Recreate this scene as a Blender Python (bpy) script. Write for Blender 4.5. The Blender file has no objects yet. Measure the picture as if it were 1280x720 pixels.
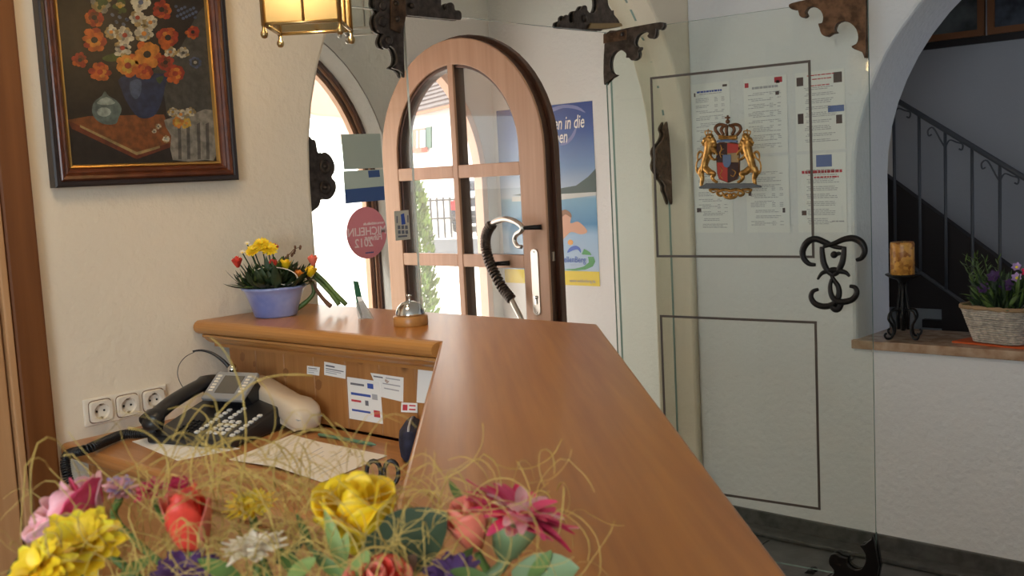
import bpy, bmesh, math, random
from math import sin, cos, pi, radians, sqrt, atan2
from mathutils import Vector, Matrix

S = bpy.context.scene
COL = S.collection
random.seed(7)

# ---------------------------------------------------------------- camera
FPX = 1328.35
PITCH, ROLL, YAW = radians(6.05704), radians(-2.92825), radians(42.653)
_F = Vector((0, cos(PITCH), -sin(PITCH))); _U = Vector((0, sin(PITCH), cos(PITCH))); _R = Vector((1, 0, 0))
_R, _U = _R * cos(ROLL) + _U * sin(ROLL), _U * cos(ROLL) - _R * sin(ROLL)
_M = Matrix(((cos(YAW), -sin(YAW), 0), (sin(YAW), cos(YAW), 0), (0, 0, 1)))
CF, CU, CR = _M @ _F, _M @ _U, _M @ _R
CAM = Vector((0, 0, 1.527))
cam = bpy.data.objects.new('camera', bpy.data.cameras.new('camera'))
COL.objects.link(cam)
mw = Matrix((CR, CU, -CF)).transposed().to_4x4(); mw.translation = CAM
cam.matrix_world = mw
cam.data.sensor_width = 36; cam.data.lens = FPX / 1280 * 36
cam.data.clip_start = 0.02; cam.data.clip_end = 500
cam.data.dof.use_dof = True; cam.data.dof.focus_distance = 2.6; cam.data.dof.aperture_fstop = 18
S.camera = cam

# ---------------------------------------------------------------- light and exposure
S.view_settings.view_transform = 'Standard'; S.view_settings.look = 'None'
S.view_settings.gamma = 1; S.view_settings.use_curve_mapping = False
S.view_settings.exposure = 0.2
S.cycles.max_bounces = 10; S.cycles.diffuse_bounces = 5; S.cycles.transparent_max_bounces = 16
S.cycles.sample_clamp_indirect = 6
W = bpy.data.worlds.new('sky'); S.world = W; W.use_nodes = True
bgn = W.node_tree.nodes['Background']; bgn.inputs[0].default_value = (1.0, 0.97, 0.93, 1); bgn.inputs[1].default_value = 4.3

def lamp(name, kind, loc, power, color, size=None, look=None, size_y=None):
    l = bpy.data.lights.new(name, kind); l.energy = power; l.color = color
    if kind == 'AREA':
        l.shape = 'RECTANGLE'; l.size = size; l.size_y = size_y or size
    elif kind == 'POINT' and size: l.shadow_soft_size = size
    o = bpy.data.objects.new(name, l); COL.objects.link(o); o.location = loc
    if look is not None: o.rotation_euler = Vector(look).to_track_quat('-Z', 'Y').to_euler()
    return o
sun = lamp('sun', 'SUN', (0, -20, 20), 3.2, (1, 0.96, 0.9), look=(0.10, 0.78, -0.62)); sun.data.angle = 0.01
lamp('window_daylight', 'AREA', (0.6, -2.46, 1.6), 50, (0.70, 0.90, 1.05), 1.8, (0, 1, -0.03), 1.3)
lamp('ceiling_fill', 'AREA', (-1.6, 0.7, 2.66), 7.5, (1, 0.74, 0.46), 0.5, (0, 0, -1))  # added warm fill for the left wall, out of view and without a fixture
for nm, p, w, h in (('entrance_daylight', (-4.52, 2.8, 1.2), 1.5, 2.2), ('side_opening_daylight', (-4.52, 3.98, 1.2), 0.7, 2.2)):
    q = lamp(nm, 'AREA', p, 1, (1, 1, 1), w, (1, 0, 0), h); q.data.cycles.is_portal = True

# ---------------------------------------------------------------- helpers
def ray(px, py): return (CF * FPX + CR * (px - 640) - CU * (py - 360)) / FPX
def on(px, py, axis, val):
    d = ray(px, py); return CAM + d * ((val - CAM[axis]) / d[axis])
def deep(px, py, d): return CAM + ray(px, py) * d
def onp(px, py, P0, N):
    r = ray(px, py); return CAM + r * ((P0 - CAM).dot(N) / r.dot(N))

MATS = {}
def mat(name, color, rough=0.6, metal=0.0, noise=0.0, nscale=8.0, bump=0.0, bscale=60.0, c2=None, stretch=(1, 1, 1), emit=None, coat=0.0, sub=0.0, detail=4):
    m = bpy.data.materials.new(name); m.use_nodes = True; nt = m.node_tree; b = nt.nodes['Principled BSDF']
    b.inputs['Roughness'].default_value = rough; b.inputs['Metallic'].default_value = metal
    b.inputs['Base Color'].default_value = (*color, 1)
    if coat: b.inputs['Coat Weight'].default_value = coat; b.inputs['Coat Roughness'].default_value = 0.2
    if sub: b.inputs['Subsurface Weight'].default_value = sub; b.inputs['Subsurface Radius'].default_value = (0.01, 0.006, 0.004)
    tc = nt.nodes.new('ShaderNodeTexCoord'); mp = nt.nodes.new('ShaderNodeMapping')
    nt.links.new(tc.outputs['Object'], mp.inputs[0]); mp.inputs['Scale'].default_value = stretch
    if noise or c2:
        n = nt.nodes.new('ShaderNodeTexNoise'); n.inputs['Scale'].default_value = nscale; n.inputs['Detail'].default_value = detail
        nt.links.new(mp.outputs[0], n.inputs['Vector'])
        r = nt.nodes.new('ShaderNodeValToRGB'); nt.links.new(n.outputs[0], r.inputs[0])
        k = c2 or [max(0, c * (1 - noise)) for c in color]
        r.color_ramp.elements[0].position = 0.36; r.color_ramp.elements[1].position = 0.64
        r.color_ramp.elements[0].color = (*k, 1)
        r.color_ramp.elements[1].color = (*(color if c2 else [min(1, c * (1 + noise * .6)) for c in color]), 1)
        nt.links.new(r.outputs[0], b.inputs['Base Color'])
    if bump:
        n2 = nt.nodes.new('ShaderNodeTexNoise'); n2.inputs['Scale'].default_value = bscale; n2.inputs['Detail'].default_value = 4
        nt.links.new(mp.outputs[0], n2.inputs['Vector'])
        bp = nt.nodes.new('ShaderNodeBump'); bp.inputs['Strength'].default_value = bump; bp.inputs['Distance'].default_value = 0.01
        nt.links.new(n2.outputs[0], bp.inputs['Height']); nt.links.new(bp.outputs[0], b.inputs['Normal'])
    if emit:
        b.inputs['Emission Color'].default_value = (*emit[0], 1); b.inputs['Emission Strength'].default_value = emit[1]
    MATS[name] = m; return m

def wood(name, a, bcol, rough=0.35, dirn=(1, 0, 0), fine=90, rings=5, coat=0.0, knots=False):
    """straight-grained timber: long streaks along dirn, plus slow bands and optional knots"""
    m = bpy.data.materials.new(name); m.use_nodes = True; nt = m.node_tree; b = nt.nodes['Principled BSDF']; L = nt.links.new
    b.inputs['Roughness'].default_value = rough; b.inputs['Coat Weight'].default_value = coat; b.inputs['Coat Roughness'].default_value = 0.18
    tc = nt.nodes.new('ShaderNodeTexCoord'); v = Vector(dirn).normalized()
    mp = nt.nodes.new('ShaderNodeMapping'); mp.vector_type = 'POINT'
    q = v.rotation_difference(Vector((1, 0, 0))).to_euler(); mp.inputs['Rotation'].default_value = q
    L(tc.outputs['Object'], mp.inputs[0])
    m2 = nt.nodes.new('ShaderNodeMapping'); m2.inputs['Scale'].default_value = (0.045, 1, 1); L(mp.outputs[0], m2.inputs[0])
    n1 = nt.nodes.new('ShaderNodeTexNoise'); n1.inputs['Scale'].default_value = fine; n1.inputs['Detail'].default_value = 5; L(m2.outputs[0], n1.inputs['Vector'])
    m3 = nt.nodes.new('ShaderNodeMapping'); m3.inputs['Scale'].default_value = (0.05, 1, 1); L(mp.outputs[0], m3.inputs[0])
    n2 = nt.nodes.new('ShaderNodeTexNoise'); n2.inputs['Scale'].default_value = rings; n2.inputs['Distortion'].default_value = 0.15; L(m3.outputs[0], n2.inputs['Vector'])
    wv = nt.nodes.new('ShaderNodeMath'); wv.operation = 'MULTIPLY'; wv.inputs[1].default_value = 60; L(n2.outputs[0], wv.inputs[0])
    sn = nt.nodes.new('ShaderNodeMath'); sn.operation = 'SINE'; L(wv.outputs[0], sn.inputs[0])
    mx = nt.nodes.new('ShaderNodeMath'); mx.operation = 'MULTIPLY_ADD'; mx.inputs[1].default_value = 0.09; L(sn.outputs[0], mx.inputs[0]); L(n1.outputs[0], mx.inputs[2])
    r = nt.nodes.new('ShaderNodeValToRGB'); L(mx.outputs[0], r.inputs[0])
    r.color_ramp.elements[0].position = 0.2; r.color_ramp.elements[1].position = 0.8
    r.color_ramp.elements[0].color = (*a, 1); r.color_ramp.elements[1].color = (*bcol, 1)
    out = r.outputs[0]
    if knots:
        vo = nt.nodes.new('ShaderNodeTexVoronoi'); vo.inputs['Scale'].default_value = 7
        m4 = nt.nodes.new('ShaderNodeMapping'); m4.inputs['Scale'].default_value = (0.6, 1, 1); L(mp.outputs[0], m4.inputs[0]); L(m4.outputs[0], vo.inputs['Vector'])
        kr = nt.nodes.new('ShaderNodeValToRGB'); L(vo.outputs['Distance'], kr.inputs[0])
        kr.color_ramp.elements[0].position = 0.06; kr.color_ramp.elements[1].position = 0.13
        kr.color_ramp.elements[0].color = (1, 1, 1, 1); kr.color_ramp.elements[1].color = (0, 0, 0, 1)
        kx = nt.nodes.new('ShaderNodeMixRGB'); L(kr.outputs[0], kx.inputs[0]); L(out, kx.inputs[1]); kx.inputs[2].default_value = (0.1, 0.035, 0.012, 1); out = kx.outputs[0]
    L(out, b.inputs['Base Color'])
    MATS[name] = m; return m

def glass(name, tint, refl=1.45, rough=0.0, haze=0.0):
    m = bpy.data.materials.new(name); m.use_nodes = True; nt = m.node_tree; nt.nodes.clear(); L = nt.links.new
    o = nt.nodes.new('ShaderNodeOutputMaterial'); t = nt.nodes.new('ShaderNodeBsdfTransparent'); t.inputs[0].default_value = (*tint, 1)
    g = nt.nodes.new('ShaderNodeBsdfGlossy'); g.inputs['Roughness'].default_value = rough
    f0 = nt.nodes.new('ShaderNodeFresnel'); f0.inputs[0].default_value = refl; gm = nt.nodes.new('ShaderNodeNewGeometry'); f = nt.nodes.new('ShaderNodeMath'); f.operation = 'MULTIPLY'; iv = nt.nodes.new('ShaderNodeMath'); iv.operation = 'SUBTRACT'; iv.inputs[0].default_value = 1; L(gm.outputs['Backfacing'], iv.inputs[1]); L(f0.outputs[0], f.inputs[0]); L(iv.outputs[0], f.inputs[1])
    x = nt.nodes.new('ShaderNodeMixShader'); L(f.outputs[0], x.inputs[0]); L(t.outputs[0], x.inputs[1]); L(g.outputs[0], x.inputs[2]); out = x.outputs[0]
    if haze:
        df = nt.nodes.new('ShaderNodeBsdfDiffuse'); df.inputs[0].default_value = (.9, .85, .8, 1); y = nt.nodes.new('ShaderNodeMixShader'); y.inputs[0].default_value = haze; L(out, y.inputs[1]); L(df.outputs[0], y.inputs[2]); out = y.outputs[0]
    L(out, o.inputs[0])
    MATS[name] = m; return m

class MB:
    """collects faces, then links them as ONE mesh object"""
    def __init__(s): s.v = []; s.f = []; s.mi = []; s.sm = []
    def add(s, vs, fs, mi=0, sm=False):
        o = len(s.v); s.v += [Vector(p) for p in vs]
        for f in fs: s.f.append([i + o for i in f]); s.mi.append(mi); s.sm.append(sm)
        return s
    def box(s, lo, hi, mi=0):
        x0, y0, z0 = lo; x1, y1, z1 = hi
        return s.add([(x0, y0, z0), (x1, y0, z0), (x1, y1, z0), (x0, y1, z0), (x0, y0, z1), (x1, y0, z1), (x1, y1, z1), (x0, y1, z1)],
                     [(0, 3, 2, 1), (4, 5, 6, 7), (0, 1, 5, 4), (1, 2, 6, 5), (2, 3, 7, 6), (3, 0, 4, 7)], mi)
    def obox(s, M, lo, hi, mi=0):
        t = MB().box(lo, hi); return s.add([M @ p for p in t.v], t.f, mi)
    def tube(s, pts, r, n=8, mi=0, cap=True, flat=1.0):
        pts = [Vector(p) for p in pts]; k = len(pts); rs = r if isinstance(r, (list, tuple)) else [r] * k
        d0 = (pts[1] - pts[0]).normalized(); up = Vector((0, 0, 1)) if abs(d0.z) < .9 else Vector((1, 0, 0))
        u = d0.cross(up).normalized(); vs = []
        for i, p in enumerate(pts):
            d = (pts[min(i + 1, k - 1)] - pts[max(i - 1, 0)])
            d = d.normalized() if d.length > 1e-9 else d0
            u = (u - d * u.dot(d)); u = u.normalized() if u.length > 1e-6 else d.orthogonal().normalized()
            w = d.cross(u)
            for j in range(n):
                a = 2 * pi * j / n; vs.append(p + (u * cos(a) + w * sin(a) * flat) * rs[i])
        fs = [(i * n + j, i * n + (j + 1) % n, (i + 1) * n + (j + 1) % n, (i + 1) * n + j) for i in range(k - 1) for j in range(n)]
        if cap: fs += [tuple(range(n))[::-1], tuple((k - 1) * n + j for j in range(n))]
        return s.add(vs, fs, mi, True)
    def lathe(s, prof, n=24, c=(0, 0, 0), mi=0, sx=1, sy=1, M=None):
        c = Vector(c); vs = []
        for r, z in prof:
            for j in range(n):
                a = 2 * pi * j / n; p = Vector((r * cos(a) * sx, r * sin(a) * sy, z)); vs.append((M @ p if M else p) + c)
        k = len(prof)
        fs = [(i * n + j, i * n + (j + 1) % n, (i + 1) * n + (j + 1) % n, (i + 1) * n + j) for i in range(k - 1) for j in range(n)]
        if prof[0][0] > 1e-6: fs.append(tuple(range(n))[::-1])
        if prof[-1][0] > 1e-6: fs.append(tuple((k - 1) * n + j for j in range(n)))
        return s.add(vs, fs, mi, True)
    def ell(s, c, r, n=12, m=8, mi=0, M=None):
        r = Vector(r) if not isinstance(r, (int, float)) else Vector((r, r, r))
        prof = [(sin(pi * i / m), -cos(pi * i / m)) for i in range(m + 1)]; vs = []; c = Vector(c)
        for a, z in prof:
            for j in range(n):
                p = Vector((a * cos(2 * pi * j / n) * r.x, a * sin(2 * pi * j / n) * r.y, z * r.z)); vs.append((M @ p if M else p) + c)
        fs = [(i * n + j, i * n + (j + 1) % n, (i + 1) * n + (j + 1) % n, (i + 1) * n + j) for i in range(m) for j in range(n)]
        return s.add(vs, fs, mi, True)
    def prism(s, pts, off, mi=0):
        """polygon of 3-D points pushed along off"""
        off = Vector(off); a = [Vector(p) for p in pts]; k = len(a)
        return s.add(a + [p + off for p in a], [tuple(range(k))[::-1], tuple(range(k, 2 * k))] + [(i, (i + 1) % k, k + (i + 1) % k, k + i) for i in range(k)], mi)
    def face(s, pts, mi=0): return s.add(pts, [tuple(range(len(pts)))], mi)
    def build(s, name, mats, parent=None, world=False, bevel=0.0, seg=2, kind=None, weld=False, solid=0, subd=0):
        me = bpy.data.meshes.new(name)
        vs = s.v
        if world and parent is not None:
            inv = worldm(parent).inverted(); vs = [inv @ p for p in vs]
        me.from_pydata([tuple(p) for p in vs], [], s.f)
        mats = mats if isinstance(mats, (list, tuple)) else [mats]
        for m in mats: me.materials.append(MATS[m])
        me.polygons.foreach_set('material_index', s.mi); me.polygons.foreach_set('use_smooth', s.sm)
        b = bmesh.new(); b.from_mesh(me)
        if weld: bmesh.ops.remove_doubles(b, verts=b.verts, dist=1e-5)
        bmesh.ops.recalc_face_normals(b, faces=b.faces); b.to_mesh(me); b.free(); me.update()
        o = bpy.data.objects.new(name, me); COL.objects.link(o)
        if parent is not None: o.parent = parent
        if solid:
            q = o.modifiers.new('solid', 'SOLIDIFY'); q.thickness = solid; q.offset = 0
        if bevel:
            q = o.modifiers.new('bevel', 'BEVEL'); q.width = bevel; q.segments = seg; q.limit_method = 'ANGLE'; q.angle_limit = radians(40); q.harden_normals = False
        if subd:
            q = o.modifiers.new('sub', 'SUBSURF'); q.levels = subd; q.render_levels = subd
        if kind: o['kind'] = kind
        return o

def worldm(o):
    m = o.matrix_basis.copy()
    while o.parent is not None: o = o.parent; m = o.matrix_basis @ m
    return m
def tag(o, label, cat, group=None):
    o['label'] = label; o['category'] = cat
    if group: o['group'] = group
    return o
def thing(name, label, cat, loc=(0, 0, 0), rotz=0, group=None):
    o = bpy.data.objects.new(name, None); COL.objects.link(o); o.empty_display_size = 0.05
    o.location = loc; o.rotation_euler = (0, 0, rotz); return tag(o, label, cat, group)
def struct(name, mb, m, **k):
    o = mb.build(name, m, **k); o['kind'] = 'structure'; return o
def copy(o, parent=None, mx=None):
    c = o.copy(); COL.objects.link(c)
    if parent is not None: c.parent = parent
    if mx is not None: c.matrix_basis = mx
    return c
def smooth(pts, n=4, closed=True):
    """Catmull-Rom through the points"""
    P = [Vector(p) for p in pts]; k = len(P); out = []
    for i in range(k if closed else k - 1):
        a, b, c, d = (P[(i + j - 1) % k] for j in range(4)) if closed else (P[max(i - 1, 0)], P[i], P[i + 1], P[min(i + 2, k - 1)])
        for t in range(n):
            t /= n; out.append(0.5 * ((2 * b) + (c - a) * t + (2 * a - 5 * b + 4 * c - d) * t * t + (3 * b - a - 3 * c + d) * t ** 3))
    if not closed: out.append(P[-1])
    return out
def text(name, s, size, M, m, parent=None, shear=0.0, ext=0.0004, align='CENTER', bold=0.0, sx=1.0):
    """flat lettering; M places it: x reads along, y is up, z faces the reader"""
    cu = bpy.data.curves.new(name, 'FONT'); cu.body = s; cu.size = size; cu.align_x = align; cu.align_y = 'CENTER'; cu.extrude = ext; cu.shear = shear; cu.offset = bold
    cu.resolution_u = 2
    t = bpy.data.objects.new(name, cu); COL.objects.link(t)
    dg = bpy.context.evaluated_depsgraph_get(); me = bpy.data.meshes.new_from_object(t.evaluated_get(dg)); bpy.data.objects.remove(t)
    me.transform(Matrix.Diagonal((sx, 1, 1, 1)))
    mm = M if parent is None else worldm(parent).inverted() @ M
    me.transform(mm); me.materials.clear(); me.materials.append(MATS[m])
    o = bpy.data.objects.new(name, me); COL.objects.link(o)
    if parent is not None: o.parent = parent
    return o
def frame(o, x, y):
    x = Vector(x).normalized(); y = Vector(y).normalized(); z = x.cross(y)
    m = Matrix((x, y, z)).transposed().to_4x4(); m.translation = Vector(o); return m
def aim(loc, z, spin=0.0, s=1.0):
    q = Vector(z).normalized().to_track_quat('Z', 'Y').to_matrix().to_4x4()
    m = Matrix.Translation(Vector(loc)) @ q @ Matrix.Rotation(spin, 4, 'Z') @ Matrix.Scale(s, 4); return m

# ---------------------------------------------------------------- materials
mat('plaster', (0.80, 0.71, 0.575), 0.9, bump=0.35, bscale=45, noise=0.04, nscale=3)
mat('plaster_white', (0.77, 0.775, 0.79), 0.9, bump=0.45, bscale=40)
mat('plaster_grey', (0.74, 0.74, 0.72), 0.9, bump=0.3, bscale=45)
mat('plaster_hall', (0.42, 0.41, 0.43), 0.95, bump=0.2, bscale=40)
mat('ceiling_white', (0.8, 0.78, 0.74), 0.95)
mat('facade_pink', (0.88, 0.62, 0.50), 0.9, bump=0.2, bscale=30)
mat('stone_dark', (0.085, 0.083, 0.078), 0.35, noise=0.35, nscale=25, bump=0.05)
mat('stone_tile', (0.075, 0.073, 0.07), 0.3, noise=0.4, nscale=14, bump=0.04)
mat('marble_sill', (0.52, 0.38, 0.27), 0.25, noise=0.3, nscale=22, c2=(0.36, 0.22, 0.14))
wood('beech_top_along', (0.33, 0.118, 0.022), (0.47, 0.195, 0.040), 0.3, (1, 0, 0), 70, 4, 0.05)
wood('beech_top_skew', (0.33, 0.118, 0.022), (0.47, 0.195, 0.040), 0.3, (0.72, -0.694, 0), 70, 4, 0.05)
MATS['beech_top_skew'].node_tree.nodes['Principled BSDF'].inputs['Specular IOR Level'].default_value = 0.36
wood('pine_moulding', (0.36, 0.15, 0.035), (0.5, 0.24, 0.07), 0.35, (1, 0, 0), 60, 3, 0.1)
wood('pine_panel', (0.31, 0.125, 0.033), (0.46, 0.215, 0.07), 0.5, (0, 0, 1), 60, 5, 0.0, True)
wood('desk_wood', (0.34, 0.14, 0.04), (0.48, 0.22, 0.075), 0.35, (1, 0, 0), 70, 3, 0.15)
wood('door_pale', (0.44, 0.24, 0.14), (0.54, 0.315, 0.20), 0.45, (0, 0, 1), 50, 3)
wood('door_dark', (0.045, 0.017, 0.009), (0.10, 0.038, 0.018), 0.4, (0, 0, 1), 50, 3)
wood('casing_red', (0.13, 0.042, 0.010), (0.21, 0.078, 0.022), 0.4, (0, 0, 1), 40, 2)
wood('casing_light', (0.44, 0.23, 0.10), (0.58, 0.34, 0.17), 0.45, (0, 0, 1), 50, 3)
mat('iron', (0.10, 0.078, 0.066), 0.38, 0.85, noise=0.4, nscale=40, bump=0.15, bscale=90)
mat('iron_rust', (0.13, 0.075, 0.045), 0.42, 0.8, noise=0.5, nscale=35, bump=0.2, bscale=90)
mat('iron_grey', (0.10, 0.10, 0.11), 0.6, 0.2)
mat('iron_black', (0.03, 0.028, 0.028), 0.4, 0.8, bump=0.15, bscale=120)
mat('brass', (0.50, 0.36, 0.17), 0.32, 1.0)
mat('brass_dull', (0.36, 0.25, 0.13), 0.35, 1.0)
mat('chrome', (0.75, 0.74, 0.72), 0.08, 1.0)
mat('steel', (0.62, 0.58, 0.53), 0.3, 1.0)
mat('line_brown', (0.09, 0.075, 0.065), 0.5)
glass('glass_screen', (0.95, 0.97, 0.95))
glass('glass_clear', (0.97, 0.98, 0.97), 1.5, 0, 0.06)
mat('glass_edge_light', (0.75, 0.76, 0.72), 0.3); mat('glass_edge', (0.20, 0.30, 0.27), 0.2)
mat('white_paint', (0.8, 0.8, 0.78), 0.5)
mat('paper', (0.84, 0.84, 0.83), 0.7)
mat('paper_warm', (0.80, 0.75, 0.68), 0.7)
mat('ink', (0.16, 0.16, 0.19), 0.8); mat('ink_red', (0.55, 0.05, 0.07), 0.8); mat('ink_blue', (0.05, 0.1, 0.4), 0.8); mat('ink_white', (0.9, 0.9, 0.9), 0.7)
mat('ink_grey', (0.42, 0.42, 0.45), 0.8)
mat('black_plastic', (0.014, 0.014, 0.016), 0.35); mat('grey_plastic', (0.32, 0.33, 0.35), 0.35, 0.3)
mat('cream_plastic', (0.78, 0.72, 0.62), 0.35); mat('hole_dark', (0.02, 0.018, 0.015), 0.8)
mat('lcd', (0.11, 0.10, 0.085), 0.2)
mat('key_white', (0.75, 0.75, 0.72), 0.5)

# ---------------------------------------------------------------- setting
def arc(c, z0, r, a0, a1, n=28): return [(c + r * cos(a0 + (a1 - a0) * i / n), z0 + r * sin(a0 + (a1 - a0) * i / n)) for i in range(n + 1)]
H = 2.7
XW, XG = -2.5, -2.605          # face of the left wall, plane of the glass screen
fl = struct('floor', MB().box((-2.72, -2.5, -0.06), (2.5, 6.2, -0.006)).box((-4.45, 0.9, -0.06), (-2.72, 4.6, -0.006)), 'stone_dark')
t0 = None                      # stone floor tiles with open joints
for i in range(9):
    for j in range(9):
        x, y = -2.46 + i * 0.36, 0.52 + j * 0.36
        if y + 0.355 > 3.78: continue
        if t0 is None:
            t0 = MB().box((0, 0, -0.006), (0.354, 0.354, 0)).build('tile', 'stone_tile', fl, bevel=0.0015, seg=1); t0.location = (x, y, 0)
        else:
            c = copy(t0, fl); c.location = (x, y, random.uniform(0, 0.0006)); c.rotation_euler = (0, 0, 0)
struct('ceiling', MB().box((-4.45, -2.6, H), (2.6, 6.3, H + 0.12)), 'ceiling_white')
# left wall with the big arch to the vestibule
AC, AR, AZ = 2.872, 0.987, 1.54
pts = [(-2.6, 0), (AC - AR, 0)] + [(y, z) for y, z in arc(AC, AZ, AR, pi, 0)] + [(AC + AR, 0), (6.2, 0), (6.2, H), (-2.6, H)]
struct('wall_left', MB().prism([(XW, y, z) for y, z in pts], (-0.2, 0, 0)), 'plaster', bevel=0.012)
# right wall with the arched hatch
RC, RR, RZ, YR, ZS = -0.92, 0.858, 1.45, 3.88, 0.795
pts = [(XW, 0), (2.5, 0), (2.5, 1.2), (RC + RR, 1.2), (RC + RR, ZS), (RC - RR, ZS)] + arc(RC, RZ, RR, pi, 0) + [(RC + RR, 1.201), (2.5, 1.201), (2.5, H), (XW, H)]
struct('wall_right', MB().prism([(x, YR, z) for x, z in pts], (0, 0.32, 0)), 'plaster_white', bevel=0.014)
struct('trim_1', MB().box((RC - RR - 0.014, YR - 0.02, ZS), (RC + RR + 0.014, YR + 0.33, ZS + 0.034)), 'marble_sill', bevel=0.003)
struct('baseboard_right', MB().box((XW, YR - 0.016, 0), (2.5, YR, 0.07)), 'stone_dark', bevel=0.004)
struct('trim_2', MB().box((XW, YR - 0.105, -0.004), (2.5, YR - 0.016, 0.012)), 'stone_dark', bevel=0.004)
struct('wall_back', MB().box((-2.7, -2.7, 0), (2.7, -2.5, 0.95)).box((-2.7, -2.7, 2.25), (2.7, -2.5, H)).box((-2.7, -2.7, 0.95), (-0.3, -2.5, 2.25)).box((1.5, -2.7, 0.95), (2.7, -2.5, 2.25)), 'plaster')
mb = MB().box((2.5, -2.5, 0), (2.7, 6.2, H))
struct('wall_far_right', mb, 'plaster')
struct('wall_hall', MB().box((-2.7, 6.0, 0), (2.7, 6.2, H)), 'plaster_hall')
# outer wall: entrance arch and a second half-arched opening beside it
EC, ER, EZ = 2.79, 0.80, 1.50
pts = [(-8, 0), (EC - ER, 0)] + arc(EC, EZ, ER, pi, 0) + [(EC + ER, 0), (3.655, 0), (3.655, 1.93), (3.73, 2.06), (3.82, 2.19)] + arc(3.57, 1.5, 0.95, radians(66), 0, 20) + [(4.52, 0), (10, 0), (10, 3.3), (-8, 3.3)]
mb = MB().prism([(-4.21, y, z) for y, z in pts], (-0.12, 0, 0))
struct('wall_outer', mb, 'facade_pink')
mb = MB()                      # inner plaster skin with a chamfered arch edge
def ring(c, z0, r0, x0, r1, x1, mb, n=28, mi=0):
    a = [(x0, c - r0, 0)] + [(x0, y, z) for y, z in arc(c, z0, r0, pi, 0, n)] + [(x0, c + r0, 0)]
    b = [(x1, c - r1, 0)] + [(x1, y, z) for y, z in arc(c, z0, r1, pi, 0, n)] + [(x1, c + r1, 0)]
    k = len(a); mb.add(a + b, [(i, i + 1, k + i + 1, k + i) for i in range(k - 1)], mi, True)
E2 = ER + 0.05
pts = [(1.0, 0), (EC - E2, 0)] + arc(EC, EZ, E2, pi, 0) + [(EC + E2, 0), (3.65, 0), (3.65, 1.87), (3.73, 1.97), (3.82, 2.07), (3.90, 2.135)] + arc(3.57, 1.5, 0.775, radians(58), 0, 20) + [(4.345, 0), (4.42, 0), (4.42, H), (1.0, H)]
mb.prism([(-4.15, y, z) for y, z in pts], (-0.06, 0, 0))
ring(EC, EZ, E2 - 0.005, -4.151, ER - 0.012, -4.2, mb)
struct('wall_vestibule_front', mb, 'plaster_grey')
struct('wall_vestibule_right', MB().box((-4.15, 4.42, 0), (-2.7, 4.6, H)), 'plaster_grey')
struct('wall_vestibule_left', MB().box((-4.15, 0.9, 0), (-2.7, 1.0, H)), 'plaster_grey')
def archring(name, c, z0, ro, ri, x0, x1, m):
    a = [(c - ro, 0)] + arc(c, z0, ro, pi, 0, 32) + [(c + ro, 0)]; b = [(c - ri, 0)] + arc(c, z0, ri, pi, 0, 32) + [(c + ri, 0)]
    mb = MB(); k = len(a); vs = [(x, y, z) for x in (x0, x1) for y, z in a + b]
    fs = []
    for i in range(k - 1):
        fs += [(i, i + 1, k + i + 1, k + i), (2 * k + i, 2 * k + i + 1, 3 * k + i + 1, 3 * k + i), (i, i + 1, 2 * k + i + 1, 2 * k + i), (k + i, k + i + 1, 3 * k + i + 1, 3 * k + i)]
    mb.add(vs, fs); return mb
a = arc(3.57, 1.5, 0.77, radians(58), 0, 20) + [(4.34, 0.0), (4.30, 0.0)] + arc(3.57, 1.5, 0.73, 0, radians(58), 20)
struct('trim_6', MB().prism([(-4.148, y, z) for y, z in a], (-0.06, 0, 0)), 'facade_pink')
doorfr = struct('door_1', archring('frame', EC, EZ, ER - 0.002, ER - 0.028, -4.2, -4.26, None), 'door_dark')
archring('', EC, EZ, ER - 0.028, ER - 0.040, -4.215, -4.26, None).build('bead', 'door_pale', doorfr)
archring('', EC, EZ, ER - 0.040, ER - 0.052, -4.22, -4.262, None).build('rebate', 'door_dark', doorfr)
archring('', EC, EZ, ER - 0.052, ER - 0.066, -4.23, -4.264, None).build('bead', 'door_pale', doorfr)
# timber casing of the doorway beside the desk
cas = struct('trim_3', MB().box((XW, 0.998, 0), (XW + 0.03, 1.074, H)), 'casing_red', bevel=0.008)
struct('trim_4', MB().box((XW - 0.0, 0.978, 0), (XW + 0.035, 0.996, H)).box((XW, 0.80, 0), (XW + 0.024, 0.974, H)), 'casing_light', bevel=0.004)

# ---------------------------------------------------------------- glass screen in the arch
def clip_arch(y0, y1, z0, z1, n=24):
    """outline of the part of the arch opening between y0..y1 and z0..z1"""
    f = lambda y: AZ + sqrt(max(0, AR ** 2 - (y - AC) ** 2)) if abs(y - AC) < AR else AZ
    top = [(y0 + (y1 - y0) * i / n, min(z1, max(f(y0 + (y1 - y0) * i / n), z0))) for i in range(n + 1)]
    return [(y1, z0), (y0, z0)] + top
def pane(name, o, parent, em='glass_edge'):
    mb = MB().prism([(XG + 0.005, y, z) for y, z in o], (-0.01, 0, 0)); mb.mi = [0, 0] + [1] * (len(mb.f) - 2)
    return mb.build(name, ['glass_screen', em], parent, world=True)
YL, YH = 2.377, 3.447
scr = thing('glass_screen', 'fixed frameless glass screen filling the white arch to the vestibule', 'glass partition', (XG, AC, 0))
ZT = 2.066
zl = AZ + sqrt(AR ** 2 - (YL - AC) ** 2)
pane('side_pane', clip_arch(AC - AR + 0.001, YL, 0.0, ZT), scr, 'glass_edge_light')
pane('side_pane', clip_arch(YH + 0.03, AC + AR - 0.001, 0.0, ZT), scr)
yy = sqrt(AR ** 2 - (ZT + 0.004 - AZ) ** 2)
pane('transom_pane', [(AC + yy, ZT + 0.004), (AC - yy, ZT + 0.004)] + [(y, z) for y, z in arc(AC, AZ, AR - 0.001, pi - math.asin((ZT + 0.004 - AZ) / AR), math.asin((ZT + 0.004 - AZ) / AR), 30)][1:-1], scr)
NX = Vector((1, 0, 0))
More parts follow.
